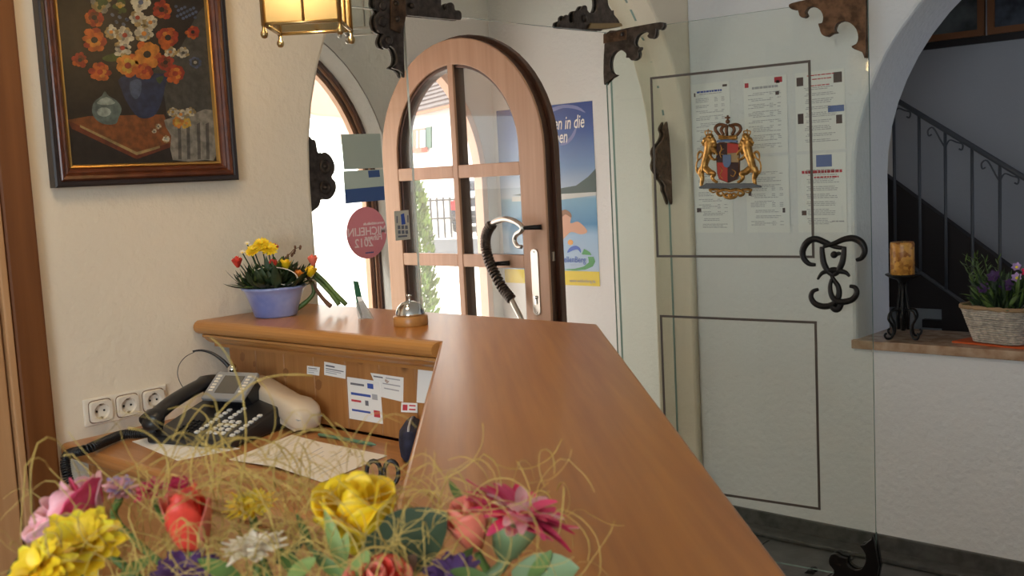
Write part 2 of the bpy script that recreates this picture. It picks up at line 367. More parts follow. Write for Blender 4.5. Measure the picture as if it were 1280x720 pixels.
def trace(px, P0, N, th, off=0.0, n=3, closed=True, sc=None):
    """outline of an iron plate on the plane P0,N, as thick as th, standing off the plane by off"""
    if sc: ox, oy, k = sc; px = [(ox + x / k, oy + y / k) for x, y in px]
    q = [onp(x, y, P0, N) for x, y in px]
    if n > 1: q = smooth(q, n)
    return MB().prism([p + N * off for p in q], N * th)
def plate(name, px, P0, N, parent, m='iron', th=0.010, off=0.006, sc=None, n=3, both=True):
    mb = trace(px, P0, N, th, off, n, sc=sc)
    if both:
        b = trace(px, P0, N, th, -off - th, n, sc=sc); mb.add(b.v, b.f)
    return mb.build(name, m, parent, world=True, bevel=0.003)
GP = Vector((XG, 0, 0))
a1 = thing('iron_fitting', 'dark scalloped iron patch fitting at upper left corner of the glass doorway', 'fitting', (XG, YL, ZT))
plate('bracket', [(958, 150), (955, 175), (925, 185), (720, 168), (530, 150), (457, 148), (442, 230), (437, 330), (440, 520), (445, 700), (425, 665), (395, 635), (335, 615), (370, 580), (380, 530), (370, 480), (350, 440), (320, 420), (300, 430), (290, 445), (255, 430), (235, 385), (245, 335), (255, 310), (215, 290), (185, 230), (182, 180), (195, 140), (215, 115), (190, 85), (175, 45), (178, 0), (190, -60), (260, -110), (330, -150), (600, -150), (740, -90), (772, 0), (775, 60), (800, 95), (822, 92), (818, 60), (835, 35), (865, 28), (890, 50), (900, 95), (935, 100), (955, 120)], GP, NX, a1, sc=(440, 0, 7.2))
plate('hinge_plate', [(310, -120), (310, 270), (400, 310), (440, 200), (450, 140), (440, -120)], GP, NX, a1, 'iron_rust', 0.006, 0.016, (440, 0, 7.2), 1, False)
mb = MB()
for x, y in ((355, 40), (365, 180), (500, 60)):
    p = onp(440 + x / 7.2, y / 7.2, GP, NX); MB().lathe([(0.010, 0), (0.009, 0.005), (0.004, 0.008), (0, 0.0085)], 12, p + NX * 0.021, M=Matrix.Rotation(pi / 2, 3, 'Y')).build('bolt', 'iron', a1, world=True)
for x, y, r in ((245, 60, 40), (245, 200, 45), (300, 370, 35)):
    p = onp(440 + x / 7.2, y / 7.2, GP, NX); MB().lathe([(r / 7.2 * .0028, 0.0), (r / 7.2 * .0028, 0.004), (r / 7.2 * .002, 0.006), (0, 0.004)], 16, p + NX * 0.015, M=Matrix.Rotation(pi / 2, 3, 'Y')).build('rosette', 'iron', a1, world=True)
a2 = thing('iron_fitting', 'dark iron patch fitting with brass pivot block above the open glass door hinge', 'fitting', (XG, YH, ZT))
plate('bracket', [(435, 245), (440, 225), (465, 212), (485, 205), (490, 170), (515, 152), (540, 165), (540, 190), (550, 225), (570, 235), (583, 225), (588, 150), (605, 115), (640, 105), (660, 100), (680, 65), (705, 58), (722, 75), (725, 105), (745, 130), (775, 138), (800, 130), (820, 100), (830, 50), (825, -20), (815, -120), (935, -120), (928, -20), (935, 55), (960, 100), (975, 115), (990, 105), (992, 150), (1030, 195), (1050, 240), (1055, 275), (880, 300), (860, 315), (700, 303), (650, 298), (540, 288), (440, 278)], GP, NX, a2, sc=(640, 0, 8), n=2)
plate('pivot_block', [(735, 238), (1040, 240), (1052, 272), (880, 298), (710, 296)], GP, NX, a2, 'brass_dull', 0.012, 0.017, (640, 0, 8), 1, False)
mb = MB(); p = onp(640 + 690 / 8, 190 / 8, GP, NX); mb.lathe([(0.016, 0), (0.014, 0.006), (0, 0.009)], 14, p + NX * 0.015, M=Matrix.Rotation(pi / 2, 3, 'Y')); mb.build('rosette', 'iron', a2, world=True)
a3 = thing('iron_fitting', 'scalloped iron wall clip where the stickered pane meets the left side of the arch', 'fitting', (XG, AC - AR, 1.6))
plate('bracket', [(30, 100), (45, 96), (57, 100), (62, 122), (66, 140), (78, 146), (92, 140), (112, 156), (124, 185), (122, 210), (114, 226), (127, 244), (128, 272), (112, 298), (92, 304), (78, 298), (72, 320), (60, 335), (30, 330)], GP, NX, a3, sc=(370, 140, 2.77))
mb = MB()
for y in (190, 262):
    p = onp(370 + 90 / 2.77, 140 + y / 2.77, GP, NX)
    MB().lathe([(0.021, 0), (0.021, 0.004), (0.014, 0.005), (0.013, 0.002), (0.006, 0.002), (0.004, 0.006), (0, 0.007)], 16, p + NX * 0.015, M=Matrix.Rotation(pi / 2, 3, 'Y')).build('rosette', 'iron', a3, world=True)
a4 = thing('iron_fitting', 'narrow rusty iron wall clip seen through the open glass door', 'fitting', (XG, AC + AR, 1.6))
plate('bracket', [(82, 208), (70, 224), (66, 236), (71, 250), (66, 268), (58, 280), (45, 296), (41, 315), (46, 330), (41, 350), (44, 368), (54, 382), (52, 392), (64, 400), (74, 418), (74, 432), (80, 445), (86, 462), (92, 477), (95, 470), (97, 420), (97, 350), (94, 280), (88, 225)], GP, NX, a4, 'iron_rust', sc=(800, 70, 2.571), n=2)

# ---------------------------------------------------------------- open glass door leaf
TH = radians(6.18); LP = Vector((XG, YH, 0)); LD = Vector((cos(TH), sin(TH), 0)); LN = Vector((sin(TH), -cos(TH), 0))   # LN faces the camera
leaf = thing('glass_door', 'open frameless glass door with brown line frames, an iron pull and a gilded crest', 'door', LP, TH)
mb = MB().box((0.0, -0.005, 0.012), (1.04, 0.005, 2.068)); mb.mi = [1, 1, 0, 1, 0, 1]
mb.build('pane', ['glass_screen', 'glass_edge'], leaf)
def lineframe(u0, u1, z0, z1, w=0.009):
    mb = MB()
    for lo, hi in (((u0, z0), (u1, z0 + w)), ((u0, z1 - w), (u1, z1)), ((u0, z0 + w), (u0 + w, z1 - w)), ((u1 - w, z0 + w), (u1, z1 - w))):
        mb.box((lo[0], -0.0075, lo[1]), (hi[0], -0.0051, hi[1]))
    return mb.build('line_frame', 'line_brown', leaf)
lineframe(0.199, 0.838, 1.176, 1.876); lineframe(0.204, 0.841, 0.245, 0.947)
def lplate(name, px, sc, m='iron', th=0.009, n=2): return plate(name, px, LP, LN, leaf, m, th, 0.0055, sc, n)
lplate('hinge_bracket', [(760, 41.5), (772, 38.5), (790, 34.5), (827, 28), (831, 30), (831.5, 33), (829, 37), (825.5, 37.5), (822.5, 36.2), (822, 42.5), (820, 47), (816, 48.7), (812.5, 47.5), (811, 45), (813, 42.5), (811, 40.6), (807, 40), (802.5, 42), (798, 46), (795.6, 52.5), (796, 56.5), (798.7, 59), (802, 58.7), (801.5, 62.5), (799.8, 63.8), (800.6, 67.5), (799.4, 72.5), (795, 75.6), (790.6, 75.6), (788, 72.5), (784.4, 72.5), (785, 68.8), (783, 65.6), (779, 63), (775, 62.5), (771, 64.4), (767, 69), (765, 75), (764.5, 82), (766, 90), (769, 93), (772.5, 94), (766, 98), (760, 104), (757, 105), (756.5, 75)], None)
mb = MB()
p = onp(781, 43, LP, LN); mb.lathe([(0.009, 0), (0.008, 0.004), (0, 0.006)], 12, p + LN * 0.0145, M=Matrix.Rotation(TH, 3, 'Z') @ Matrix.Rotation(pi / 2, 3, 'X')); mb.build('bolt', 'iron_black', leaf, world=True)
mb = trace([(757, 43), (786, 37.5), (786, 50), (757, 55)], LP, LN, 0.004, 0.0145, 1); mb.build('hinge_plate', 'iron_rust', leaf, world=True, bevel=0.0015)
lplate('top_bracket', [(25, 20), (60, 8), (150, -8), (335, -24), (341, 0), (340, 235), (325, 215), (292, 202), (280, 190), (300, 180), (308, 155), (300, 120), (275, 95), (245, 88), (220, 100), (212, 125), (222, 135), (200, 140), (180, 152), (158, 140), (150, 115), (145, 97), (160, 95), (165, 70), (155, 45), (130, 30), (105, 32), (92, 50), (100, 65), (85, 75), (68, 65), (62, 42), (45, 42), (30, 35)], (980, 0, 3.273), 'iron_rust')
lplate('bottom_bracket', [(436, 325), (434, 900), (-300, 860), (-330, 780), (-280, 700), (-220, 640), (-170, 660), (-150, 720), (-110, 760), (-40, 740), (30, 690), (40, 640), (0, 590), (-10, 555), (0, 505), (28, 482), (62, 482), (100, 508), (140, 520), (165, 528), (165, 570), (190, 612), (240, 642), (290, 640), (330, 612), (355, 560), (358, 500), (340, 450), (312, 412), (302, 395), (340, 390), (380, 360), (412, 338)], (1040, 630, 8), 'iron_black', 0.02)
mb = MB()
def hp(x, y, o=0.03): return onp(980 + x / 4, 270 + y / 4, LP, LN) + LN * o
def hook(pts, r0, r1, o=0.03):
    q = smooth([hp(x, y, o) for x, y in pts], 5, False); k = len(q)
    mb.tube(q, [r0 + (r1 - r0) * abs(2 * i / (k - 1) - 1) ** 1.6 for i in range(k)], 10)
hook([(172, 240), (140, 235), (113, 205), (110, 165), (135, 125), (175, 112), (225, 130), (270, 150), (320, 158)], 0.0125, 0.006)
hook([(378, 215), (405, 205), (420, 170), (405, 130), (365, 108), (320, 112), (270, 132), (215, 150)], 0.0125, 0.006, 0.036)
hook([(205, 150), (207, 190), (215, 235), (238, 275), (262, 290)], 0.011, 0.008)
hook([(315, 150), (312, 195), (303, 235), (282, 275), (262, 290)], 0.011, 0.008)
hook([(183, 312), (205, 282), (240, 270), (265, 265), (300, 272), (325, 280), (342, 298)], 0.011, 0.004)
hook([(186, 362), (160, 372), (150, 400), (170, 432), (215, 447), (262, 435), (288, 395), (286, 350), (262, 312), (250, 285)], 0.0115, 0.006)
hook([(345, 345), (372, 352), (380, 378), (362, 408), (325, 422), (285, 420), (256, 395), (247, 350), (255, 310)], 0.0115, 0.006, 0.034)
hook([(250, 425), (262, 455), (285, 460), (302, 430)], 0.012, 0.010)
mb.ell(hp(265, 190, 0.03), 0.013)
mb.tube([hp(265, 190, -0.02), hp(265, 190, 0.03)], 0.008); mb.tube([hp(270, 440, -0.02), hp(270, 440, 0.03)], 0.008)
mb.build('pull_handle', 'iron_black', leaf, world=True)

# ---------------------------------------------------------------- reception counter and desk
ZC, ZD = 1.189, 0.947
IC, OC = Vector((-1.605, 1.512)), Vector((-1.448, 1.846)); BD = Vector((0.692, -0.722)); BN = Vector((0.722, 0.692))
ctr = thing('reception_counter', 'angled reception counter with a glossy orange beech top and pine back panel', 'counter', (-1.5, 1.68, 0))
A = [(-2.499, 1.487), IC, IC + BD * 2.95, OC + BD * 2.95, OC, (-2.499, 1.846)]
MB().prism([(p[0], p[1], ZC - 0.036) for p in A], (0, 0, 0.036)).build('counter_top', 'beech_top_skew', ctr, world=True, bevel=0.006, seg=3)
def run(profile, p0, p1, nrm, m, name, parent, cut=0.0):
    """moulding: profile of (out, z) swept from p0 to p1"""
    p0, p1, n = Vector((*p0, 0)), Vector((*p1, 0)), Vector((*nrm, 0)); k = len(profile); d = (p1 - p0).normalized()
    vs = [p0 + n * o + Vector((0, 0, z)) for o, z in profile] + [p1 + n * o + Vector((0, 0, z)) + d * (o * cut) for o, z in profile]
    return MB().add(vs, [(i, (i + 1) % k, k + (i + 1) % k, k + i) for i in range(k)] + [tuple(range(k))[::-1], tuple(range(k, 2 * k))], 0, False).build(name, m, parent, world=True)
nose = [(-0.004, ZC), (0.006, ZC - 0.001), (0.013, ZC - 0.005), (0.0175, ZC - 0.011), (0.019, ZC - 0.018), (0.0175, ZC - 0.025), (0.013, ZC - 0.031), (0.006, ZC - 0.035), (-0.004, ZC - 0.036)]
run(nose, (-2.497, 1.487), (IC.x, IC.y), (-0.028, -1.0), 'pine_moulding', 'nosing', ctr, -0.41)
cove = [(-0.055, ZC - 0.036), (0.008, ZC - 0.036), (0.008, ZC - 0.042), (0.002, ZC - 0.046), (-0.004, ZC - 0.053), (-0.014, ZC - 0.060), (-0.026, ZC - 0.064), (-0.026, ZC - 0.072), (-0.055, ZC - 0.072)]
run(cove, (-2.475, 1.487), (IC.x, IC.y), (-0.028, -1.0), 'pine_moulding', 'cove_moulding', ctr, -0.41)
for i in range(7):             # tongued boards of the back panel
    x0 = -2.463 + i * 0.1225
    MB().box((x0, 1.548, ZD), (x0 + 0.1213, 1.566, ZC - 0.037)).build('board', 'pine_panel', ctr, world=True, bevel=0.0015, seg=1)
MB().box((-2.462, 1.566, ZD), (-1.6, 1.574, ZC - 0.04)).build('backing', 'pine_panel', ctr, world=True)
q = [IC + BN * 0.05 - BD * .0, IC + BN * 0.05 + BD * 2.9, IC + BN * 0.075 + BD * 2.9, IC + BN * 0.075]
MB().prism([(x, y, 0) for x, y in q], (0, 0, ZC - 0.037)).build('inner_panel', 'pine_panel', ctr, world=True)
q = [OC - BN * 0.06, OC - BN * 0.06 + BD * 2.9, OC - BN * 0.035 + BD * 2.9, OC - BN * 0.035]
MB().prism([(x, y, 0) for x, y in q], (0, 0, ZC - 0.037)).build('outer_panel', 'pine_panel', ctr, world=True)
MB().box((-2.498, 1.785, 0), (-1.49, 1.81, ZC - 0.037)).build('outer_panel', 'pine_panel', ctr, world=True)
dsk = thing('desk', 'lower wooden desk with a rounded edge built in behind the reception counter', 'desk', (-2.0, 1.3, 0))
YF = 1.085
MB().prism([(x, y, ZD - 0.036) for x, y in ((-2.498, YF), (-1.23, YF), (-1.60, 1.47), (-1.60, 1.546), (-2.498, 1.546))], (0, 0, 0.036)).build('desk_top', 'desk_wood', dsk, world=True, bevel=0.016, seg=4)
MB().box((-2.40, 1.125, 0.0), (-1.33, 1.143, ZD - 0.0365)).build('front_panel', 'desk_wood', dsk, world=True)
MB().box((-2.42, 1.118, 0.0), (-2.401, 1.54, ZD - 0.0365)).build('side_panel', 'desk_wood', dsk, world=True)
MB().box((-2.30, 1.107, 0.70), (-1.40, 1.1245, 0.88)).build('drawer_front', 'desk_wood', dsk, world=True, bevel=0.004)

mat('knot', (0.27, 0.11, 0.035), 0.5)
for px, py, a_, b_ in ((303, 446, 3, 6), (357, 466, 3.5, 6), (398, 481, 4, 7), (451, 450, 4.5, 6), (469, 449, 4, 6), (484, 474, 3, 5), (318, 455, 2, 4), ):
    MB().face([on(px + a_ * cos(2 * pi * i / 12) * (1 + .2 * sin(3 * i)), py + b_ * sin(2 * pi * i / 12), 1, 1.5476) for i in range(12)]).build('knot', 'knot', ctr, world=True)
# ---------------------------------------------------------------- slips of paper on the back panel
def slip(px4, name, label, cat, lines, mtl='paper', axis=1, val=1.5475, th=0.0008, off=(0, -1, 0), rows=None):
    P = [on(x, y, axis, val) for x, y in px4]; t = tag(MB().prism([p for p in P], Vector(off) * th).build(name, mtl), label, cat)
    a, b, c, d = P                       # top left, top right, bottom right, bottom left
    for u0, v0, u1, v1, mm in lines:
        f = lambda u, v: (a * (1 - u) + b * u) * (1 - v) + (d * (1 - u) + c * u) * v + Vector(off) * (th + 0.0003)
        MB().face([f(u0, v0), f(u1, v0), f(u1, v1), f(u0, v1)]).build('print', mm, t, world=True)
    return t
slip([(384, 457), (400, 459), (399, 469.5), (384, 467.5)], 'paper_slip', 'smallest white slip on the pine panel, nearest the telephone', 'note', [(.1, .2, .8, .3, 'ink'), (.1, .45, .9, .52, 'ink_grey'), (.1, .7, .6, .78, 'ink_grey')])
slip([(405.5, 452), (432.5, 457), (432, 473.5), (405.5, 468.5)], 'paper_slip', 'white printed card on the pine panel just right of the smallest slip', 'note', [(.08, .2, .5, .32, 'ink'), (.08, .45, .92, .52, 'ink'), (.08, .6, .8, .66, 'ink_grey'), (.08, .74, .6, .8, 'ink_grey')])
slip([(434, 471), (475, 477), (479, 530), (437, 523)], 'price_sheet', 'largest white sheet on the pine panel with blue lines and little pictures', 'note', [(.1, .12, .52, .17, 'ink'), (.62, .08, .8, .2, 'ink_blue'), (.1, .35, .7, .41, 'ink_blue'), (.74, .32, .9, .45, 'ink_grey'), (.1, .52, .4, .57, 'ink_red'), (.52, .5, .62, .62, 'ink'), (.1, .75, .66, .8, 'ink_blue'), (.76, .7, .94, .86, 'ink_red')])
slip([(463, 466), (504.5, 472), (504, 502.5), (476, 496)], 'price_sheet', 'white sheet partly tucked behind the sheet with blue lines on the pine panel', 'note', [(.06, .1, .36, .16, 'ink'), (.45, .1, .9, .15, 'ink_grey'), (.3, .35, .9, .4, 'ink_grey'), (.3, .55, .85, .6, 'ink_grey')], val=1.5479, th=0.0003)
slip([(523, 456), (541, 458), (541, 505), (521, 503)], 'paper_slip', 'plain white sheet on the pine panel in the counter corner', 'note', [])
slip([(502, 503), (522, 504), (522, 516), (501.5, 515)], 'sticker', 'small white sticker with red square low on the pine panel', 'sticker', [(.1, .2, .4, .8, 'ink_red'), (.5, .2, .9, .35, 'ink_red'), (.5, .6, .9, .75, 'ink_red')])
cab = [on(x, y, 1, 1.538) for x, y in ((365, 431), (372, 435), (385, 438.5), (400, 438), (412, 434))]
tag(MB().tube(smooth(cab, 4, False), 0.0022, 6).build('cable', 'cream_plastic'), 'cream cable drooping under the counter moulding', 'cable')

# ---------------------------------------------------------------- sockets, painting
mat('gap_brown', (0.22, 0.14, 0.09), 0.8)
so = thing('socket_strip', 'cream triple wall socket above the desk', 'socket', (XW, 1.264, 1.004))
MB().box((0, -0.111, -0.034), (0.008, 0.111, 0.034)).build('surround', 'cream_plastic', so, bevel=0.006, seg=3)
for i in (-1, 0, 1):
    y = i * 0.0705
    mb = MB(); k = 24; q = []
    for j in range(k): q.append((cos(2 * pi * j / k), sin(2 * pi * j / k)))
    sq = [(0.0285 * math.copysign(min(1, abs(a) ** .35), a), 0.0265 * math.copysign(min(1, abs(b) ** .35), b)) for a, b in q]
    L1 = [(0.008, y + a, b) for a, b in sq]; L2 = [(0.018, y + a * .95, b * .95) for a, b in sq]; L3 = [(0.018, y + a * .0195, b * .0195) for a, b in q]; L4 = [(0.0082, y + a * .0185, b * .0185) for a, b in q]
    mb.add(L1 + L2 + L3 + L4, [(r * k + j, r * k + (j + 1) % k, (r + 1) * k + (j + 1) % k, (r + 1) * k + j) for r in range(3) for j in range(k)] + [tuple(3 * k + j for j in range(k))])
    s_ = mb.build('socket', 'cream_plastic', so)
    MB().add([(0.0085, y + a * 1.07, b * 1.08) for a, b in sq] + [(0.0085, y + a * .97, b * .97) for a, b in sq], [(j, (j + 1) % k, k + (j + 1) % k, k + j) for j in range(k)]).build('shadow_gap', 'gap_brown', s_)
    for sgn in (-1, 1):
        MB().lathe([(0.0026, 0.0), (0.0026, 0.0012)], 10, (0.0083, y + sgn * 0.0095, 0), M=Matrix.Rotation(pi / 2, 3, 'Y')).build('pin_hole', 'hole_dark', s_)
        MB().box((0.0083, y - 0.002, sgn * 0.0165 - 0.0025), (0.016, y + 0.002, sgn * 0.0165 + 0.0025)).build('earth_clip', 'steel', s_)
mat('frame_wood', (0.10, 0.026, 0.01), 0.3, noise=0.3, nscale=30, stretch=(1, 1, 1)); mat('frame_black', (0.02, 0.012, 0.012), 0.3); mat('gilt', (0.62, 0.36, 0.11), 0.35, 0.9)
pc = thing('flower_painting', 'still life painting of a flower vase in a dark wooden frame on the plaster wall', 'painting', (XW, 1.375, 1.85))
PY0, PY1, PZ0, PZ1 = 1.1256, 1.6245, 1.5515, 2.17
def rectring(prof, m, name, parent):
    """mitred frame; prof: (inset, stand-off) pairs"""
    mb = MB(); vs = []
    for ins, st in prof: vs += [(XW + st, PY0 + ins, PZ0 + ins), (XW + st, PY1 - ins, PZ0 + ins), (XW + st, PY1 - ins, PZ1 - ins), (XW + st, PY0 + ins, PZ1 - ins)]
    k = len(prof); mb.add(vs, [(i * 4 + j, i * 4 + (j + 1) % 4, (i + 1) * 4 + (j + 1) % 4, (i + 1) * 4 + j) for i in range(k - 1) for j in range(4)])
    return mb.build(name, m, parent, world=True)
rectring([(0, 0.002), (0, 0.03), (0.004, 0.034), (0.012, 0.034), (0.015, 0.03)], 'frame_black', 'outer_frame', pc)
rectring([(0.015, 0.03), (0.019, 0.033), (0.026, 0.031), (0.030, 0.026), (0.034, 0.028), (0.040, 0.024), (0.044, 0.018)], 'frame_wood', 'inner_frame', pc)
rectring([(0.044, 0.018), (0.046, 0.021), (0.050, 0.020), (0.053, 0.012)], 'gilt', 'gilt_slip', pc)
def paint(n, c, r=0.45): return mat('paint_' + n, c, r, noise=0.35, nscale=60)
_p = paint
def paint(n, c): return _p(n, tuple(v * .62 for v in c))
paint('dark', (0.022, 0.014, 0.011)); paint('grey', (0.07, 0.065, 0.055)); paint('table', (0.24, 0.075, 0.016)); paint('edge', (0.16, 0.035, 0.01)); paint('trim', (0.38, 0.27, 0.11)); paint('vase', (0.022, 0.034, 0.09)); paint('vase_light', (0.07, 0.10, 0.18)); paint('cloth', (0.28, 0.26, 0.22)); paint('cloth_fold', (0.12, 0.11, 0.095)); paint('silver', (0.34, 0.40, 0.36)); paint('silver_shade', (0.12, 0.16, 0.15)); paint('orange', (0.5, 0.11, 0.015)); paint('red', (0.34, 0.035, 0.014)); paint('amber', (0.6, 0.22, 0.03)); paint('white', (0.60, 0.55, 0.42)); paint('green', (0.055, 0.085, 0.02)); paint('blue', (0.10, 0.13, 0.22)); paint('yellow', (0.55, 0.35, 0.05))
PX = XW + 0.0115
def cv(pts, m, lay, name='brushwork', n=1):
    q = [on(x, y, 0, PX + lay * 0.0003) for x, y in pts]; q = smooth(q, n) if n > 1 else q
    return MB().face(q).build(name, 'paint_' + m, pc, world=True)
MB().box((PX - 0.004, PY0 + 0.05, PZ0 + 0.05), (PX, PY1 - 0.05, PZ1 - 0.05)).build('canvas', 'paint_dark', pc, world=True)
cv([(190, 90), (225, 60), (245, 20), (262, 10), (268, 80), (270, 140), (215, 150), (205, 120)], 'grey', 1, n=3)
cv([(84, 150), (112, 145), (205, 143), (216, 178), (171, 190)], 'table', 2)
cv([(84, 150), (171, 190), (216, 176), (216, 183), (171, 199), (90, 161)], 'edge', 1.6)
cv([(100, 156), (171, 190), (200, 182), (200, 185), (171, 194), (100, 159)], 'trim', 2.2)
def disc(x, y, a, b, m, lay, n=10, rot=0.0): return cv([(x + a * cos(2 * pi * i / n + rot), y + b * sin(2 * pi * i / n + rot)) for i in range(n)], m, lay)
cv([(205, 150), (240, 143), (268, 138), (270, 195), (258, 200), (216, 200), (214, 170)], 'cloth', 2.6, n=2)
for x in (222, 233, 246, 257): cv([(x, 155), (x + 4, 153), (x + 5, 199), (x + 1, 199)], 'cloth_fold', 3)
cv([(152, 96), (205, 92), (206, 110), (201, 130), (192, 145), (174, 147), (160, 130), (152, 112)], 'vase', 3, n=3)
cv([(163, 102), (176, 100), (176, 116), (170, 124), (163, 116)], 'vase_light', 3.4, n=3)
cv([(118, 127), (127, 120), (131, 114), (136, 120), (146, 126), (152, 136), (148, 148), (144, 155), (129, 155), (118, 147), (115, 137)], 'silver_shade', 3.2, n=3)
cv([(121, 128), (133, 121), (144, 128), (138, 131), (126, 131)], 'silver', 3.6, n=2); disc(130, 140, 9, 6, 'silver', 3.6)
def bloom(x, y, r, m, c, k=6):
    alt = {'orange': ('red', 'amber'), 'red': ('orange', 'edge'), 'amber': ('orange', 'yellow'), 'white': ('trim', 'cloth'), 'trim': ('cloth', 'green'), 'blue': ('vase_light', 'grey'), 'yellow': ('amber', 'trim'), 'green': ('dark', 'trim')}.get(m, (m, m)); rb = random.Random(int(x * 7 + y))
    for i in range(k + 2):
        a = 2 * pi * i / (k + 2) + x; q = rb.uniform(.5, .75)
        disc(x + r * q * cos(a), y + r * q * sin(a), r * rb.uniform(.3, .45), r * rb.uniform(.25, .4), alt[0] if rb.random() < .4 else m, 4 + (i % 3) * .25 + (y % 7) * .1, 7, a)
    for i in range(k):
        a = 2 * pi * i / k + y
        disc(x + r * .38 * cos(a), y + r * .38 * sin(a), r * rb.uniform(.2, .32), r * rb.uniform(.18, .28), alt[1] if rb.random() < .45 else m, 4.9 + (i % 3) * .2, 7, a)
    disc(x, y, r * .28, r * .26, c, 5.6, 8)
for a in ((118, 50, 16, 'orange', 'dark'), (118, 22, 13, 'red', 'dark'), (100, 75, 10, 'red', 'dark'), (125, 90, 14, 'orange', 'red'), (160, 82, 16, 'amber', 'red'), (184, 68, 18, 'amber', 'dark'), (210, 47, 15, 'orange', 'dark'), (202, 12, 13, 'red', 'dark'), (180, 90, 12, 'orange', 'red'), (207, 78, 11, 'red', 'dark'), (219, 92, 13, 'orange', 'red'), (241, 40, 9, 'red', 'dark'), (172, 22, 11, 'white', 'red'), (188, 28, 10, 'white', 'amber'), (180, 42, 12, 'white', 'amber'), (156, 44, 12, 'white', 'red'), (139, 40, 9, 'white', 'amber'), (153, 60, 12, 'white', 'red'), (213, 65, 8, 'white', 'amber'), (229, 66, 8, 'white', 'grey'), (126, 4, 14, 'trim', 'green'), (176, 3, 12, 'white', 'blue'), (244, 78, 8, 'blue', 'white'), (150, 8, 10, 'green', 'yellow'), (216, 140, 7, 'white', 'yellow'), (226, 143, 8, 'white', 'amber'), (238, 140, 7, 'white', 'yellow'), (222, 153, 8, 'amber', 'yellow'), (233, 154, 7, 'yellow', 'amber'), (198, 158, 4, 'white', 'grey'), (193, 164, 3, 'white', 'grey'), (208, 174, 5, 'white', 'silver')): bloom(*a)
cv([(128, 72), (145, 66), (162, 68), (150, 75), (135, 77)], 'green', 3.8, n=3); cv([(205, 95), (200, 105), (195, 98)], 'green', 3.8, n=2)
for i in range(16): disc(220 + (i * 37 % 26), 8 + (i * 23 % 22), 2.2, 2, 'blue', 4.2, 6)
for i in range(10): disc(140 + (i * 31 % 22), 18 + (i * 17 % 14), 2.2, 2, 'blue', 3.9, 6)

# ---------------------------------------------------------------- telephone and things on the desk
ph = thing('telephone', 'black desk telephone with a tilted silver framed display and white keys', 'telephone', (-2.058, 1.277, ZD + 0.001), radians(18))
W_, D_ = 0.245, 0.225
zf = lambda y: 0.018 + 0.048 * y / D_
mb = MB().add([(-W_, 0, 0), (0, 0, 0), (0, D_, 0), (-W_, D_, 0), (-W_, 0, 0.018), (0, 0, 0.018), (0, D_, 0.066), (-W_, D_, 0.066)], [(0, 3, 2, 1), (4, 5, 6, 7), (0, 1, 5, 4), (1, 2, 6, 5), (2, 3, 7, 6), (3, 0, 4, 7)])
mb.build('body', 'black_plastic', ph, bevel=0.006, seg=3)
SL = math.atan(0.048 / D_); FT = Matrix.Translation((0, 0, 0.018)) @ Matrix.Rotation(SL, 4, 'X')
k0 = None
def key(x, y, w=0.0078, h=0.0062, m='key_white'):
    o = MB().box((x - w / 2, y - h / 2, 0), (x + w / 2, y + h / 2, 0.004)); o = MB().add([FT @ p for p in o.v], o.f).build('key', m, ph); return o
for r in range(8): key(-0.119, 0.032 + r * 0.0172, 0.0105, 0.0085)
for r in range(4):
    for c in range(3): key(-0.085 + c * 0.0195, 0.034 + r * 0.0195, 0.011, 0.0095)
for r in range(4): key(-0.085, 0.114 + r * 0.0165, 0.0105, 0.0085)
for r in range(7): key(-0.014, 0.028 + r * 0.0172, 0.0105, 0.0085)
for r in range(5):
    for c in range(3): key(-0.178 + c * 0.016, 0.03 + r * 0.014, 0.009, 0.007, 'black_plastic')
mb = MB().lathe([(0.008, 0), (0.008, 0.003), (0.0055, 0.0035), (0.0055, 0.001)], 16, FT @ Vector((-0.135, 0.128, 0)), M=Matrix.Rotation(SL, 3, 'X')); mb.build('navigation_ring', 'grey_plastic', ph)
dm = Matrix.Translation((-0.132, 0.178, 0.098)) @ Matrix.Rotation(radians(36), 4, 'X')
dv = MB().obox(dm, (-0.062, -0.045, 0), (0.062, 0.045, 0.012)).build('display_frame', 'grey_plastic', ph, bevel=0.004)
MB().obox(dm, (-0.03, -0.027, 0.012), (0.03, 0.03, 0.0128)).build('screen', 'lcd', dv)
for sx in (-1, 1):
    for r in range(6): MB().obox(dm, (sx * 0.045 - 0.006, -0.022 + r * 0.0095, 0.012), (sx * 0.045 + 0.006, -0.017 + r * 0.0095, 0.014)).build('side_key', 'cream_plastic', dv)
MB().obox(dm, (-0.045, -0.02, -0.06), (0.05, 0.04, -0.001)).build('display_stand', 'black_plastic', ph, bevel=0.006)
hs = thing('handset', 'black telephone handset lying in its cradle beside the display', 'handset', (-2.058, 1.277, ZD + 0.001), radians(18))
q = smooth([(-0.222, -0.012, 0.055), (-0.223, 0.02, 0.067), (-0.224, 0.07, 0.083), (-0.224, 0.13, 0.096), (-0.224, 0.19, 0.104), (-0.222, 0.235, 0.098)], 4, False)
k = len(q); MB().tube(q, [0.028 if (i < 4 or i > k - 6) else 0.022 for i in range(k)], 12, flat=0.72).build('grip', 'black_plastic', hs)
MB().lathe([(0.0, 0.0), (0.022, 0.0), (0.026, 0.012), (0.022, 0.026), (0.0, 0.028)], 16, (-0.222, 0.002, 0.036)).build('mouthpiece', 'black_plastic', hs)
MB().lathe([(0.0, 0.0), (0.022, 0.0), (0.026, 0.012), (0.022, 0.026), (0.0, 0.028)], 16, (-0.222, 0.215, 0.076)).build('earpiece', 'black_plastic', hs)
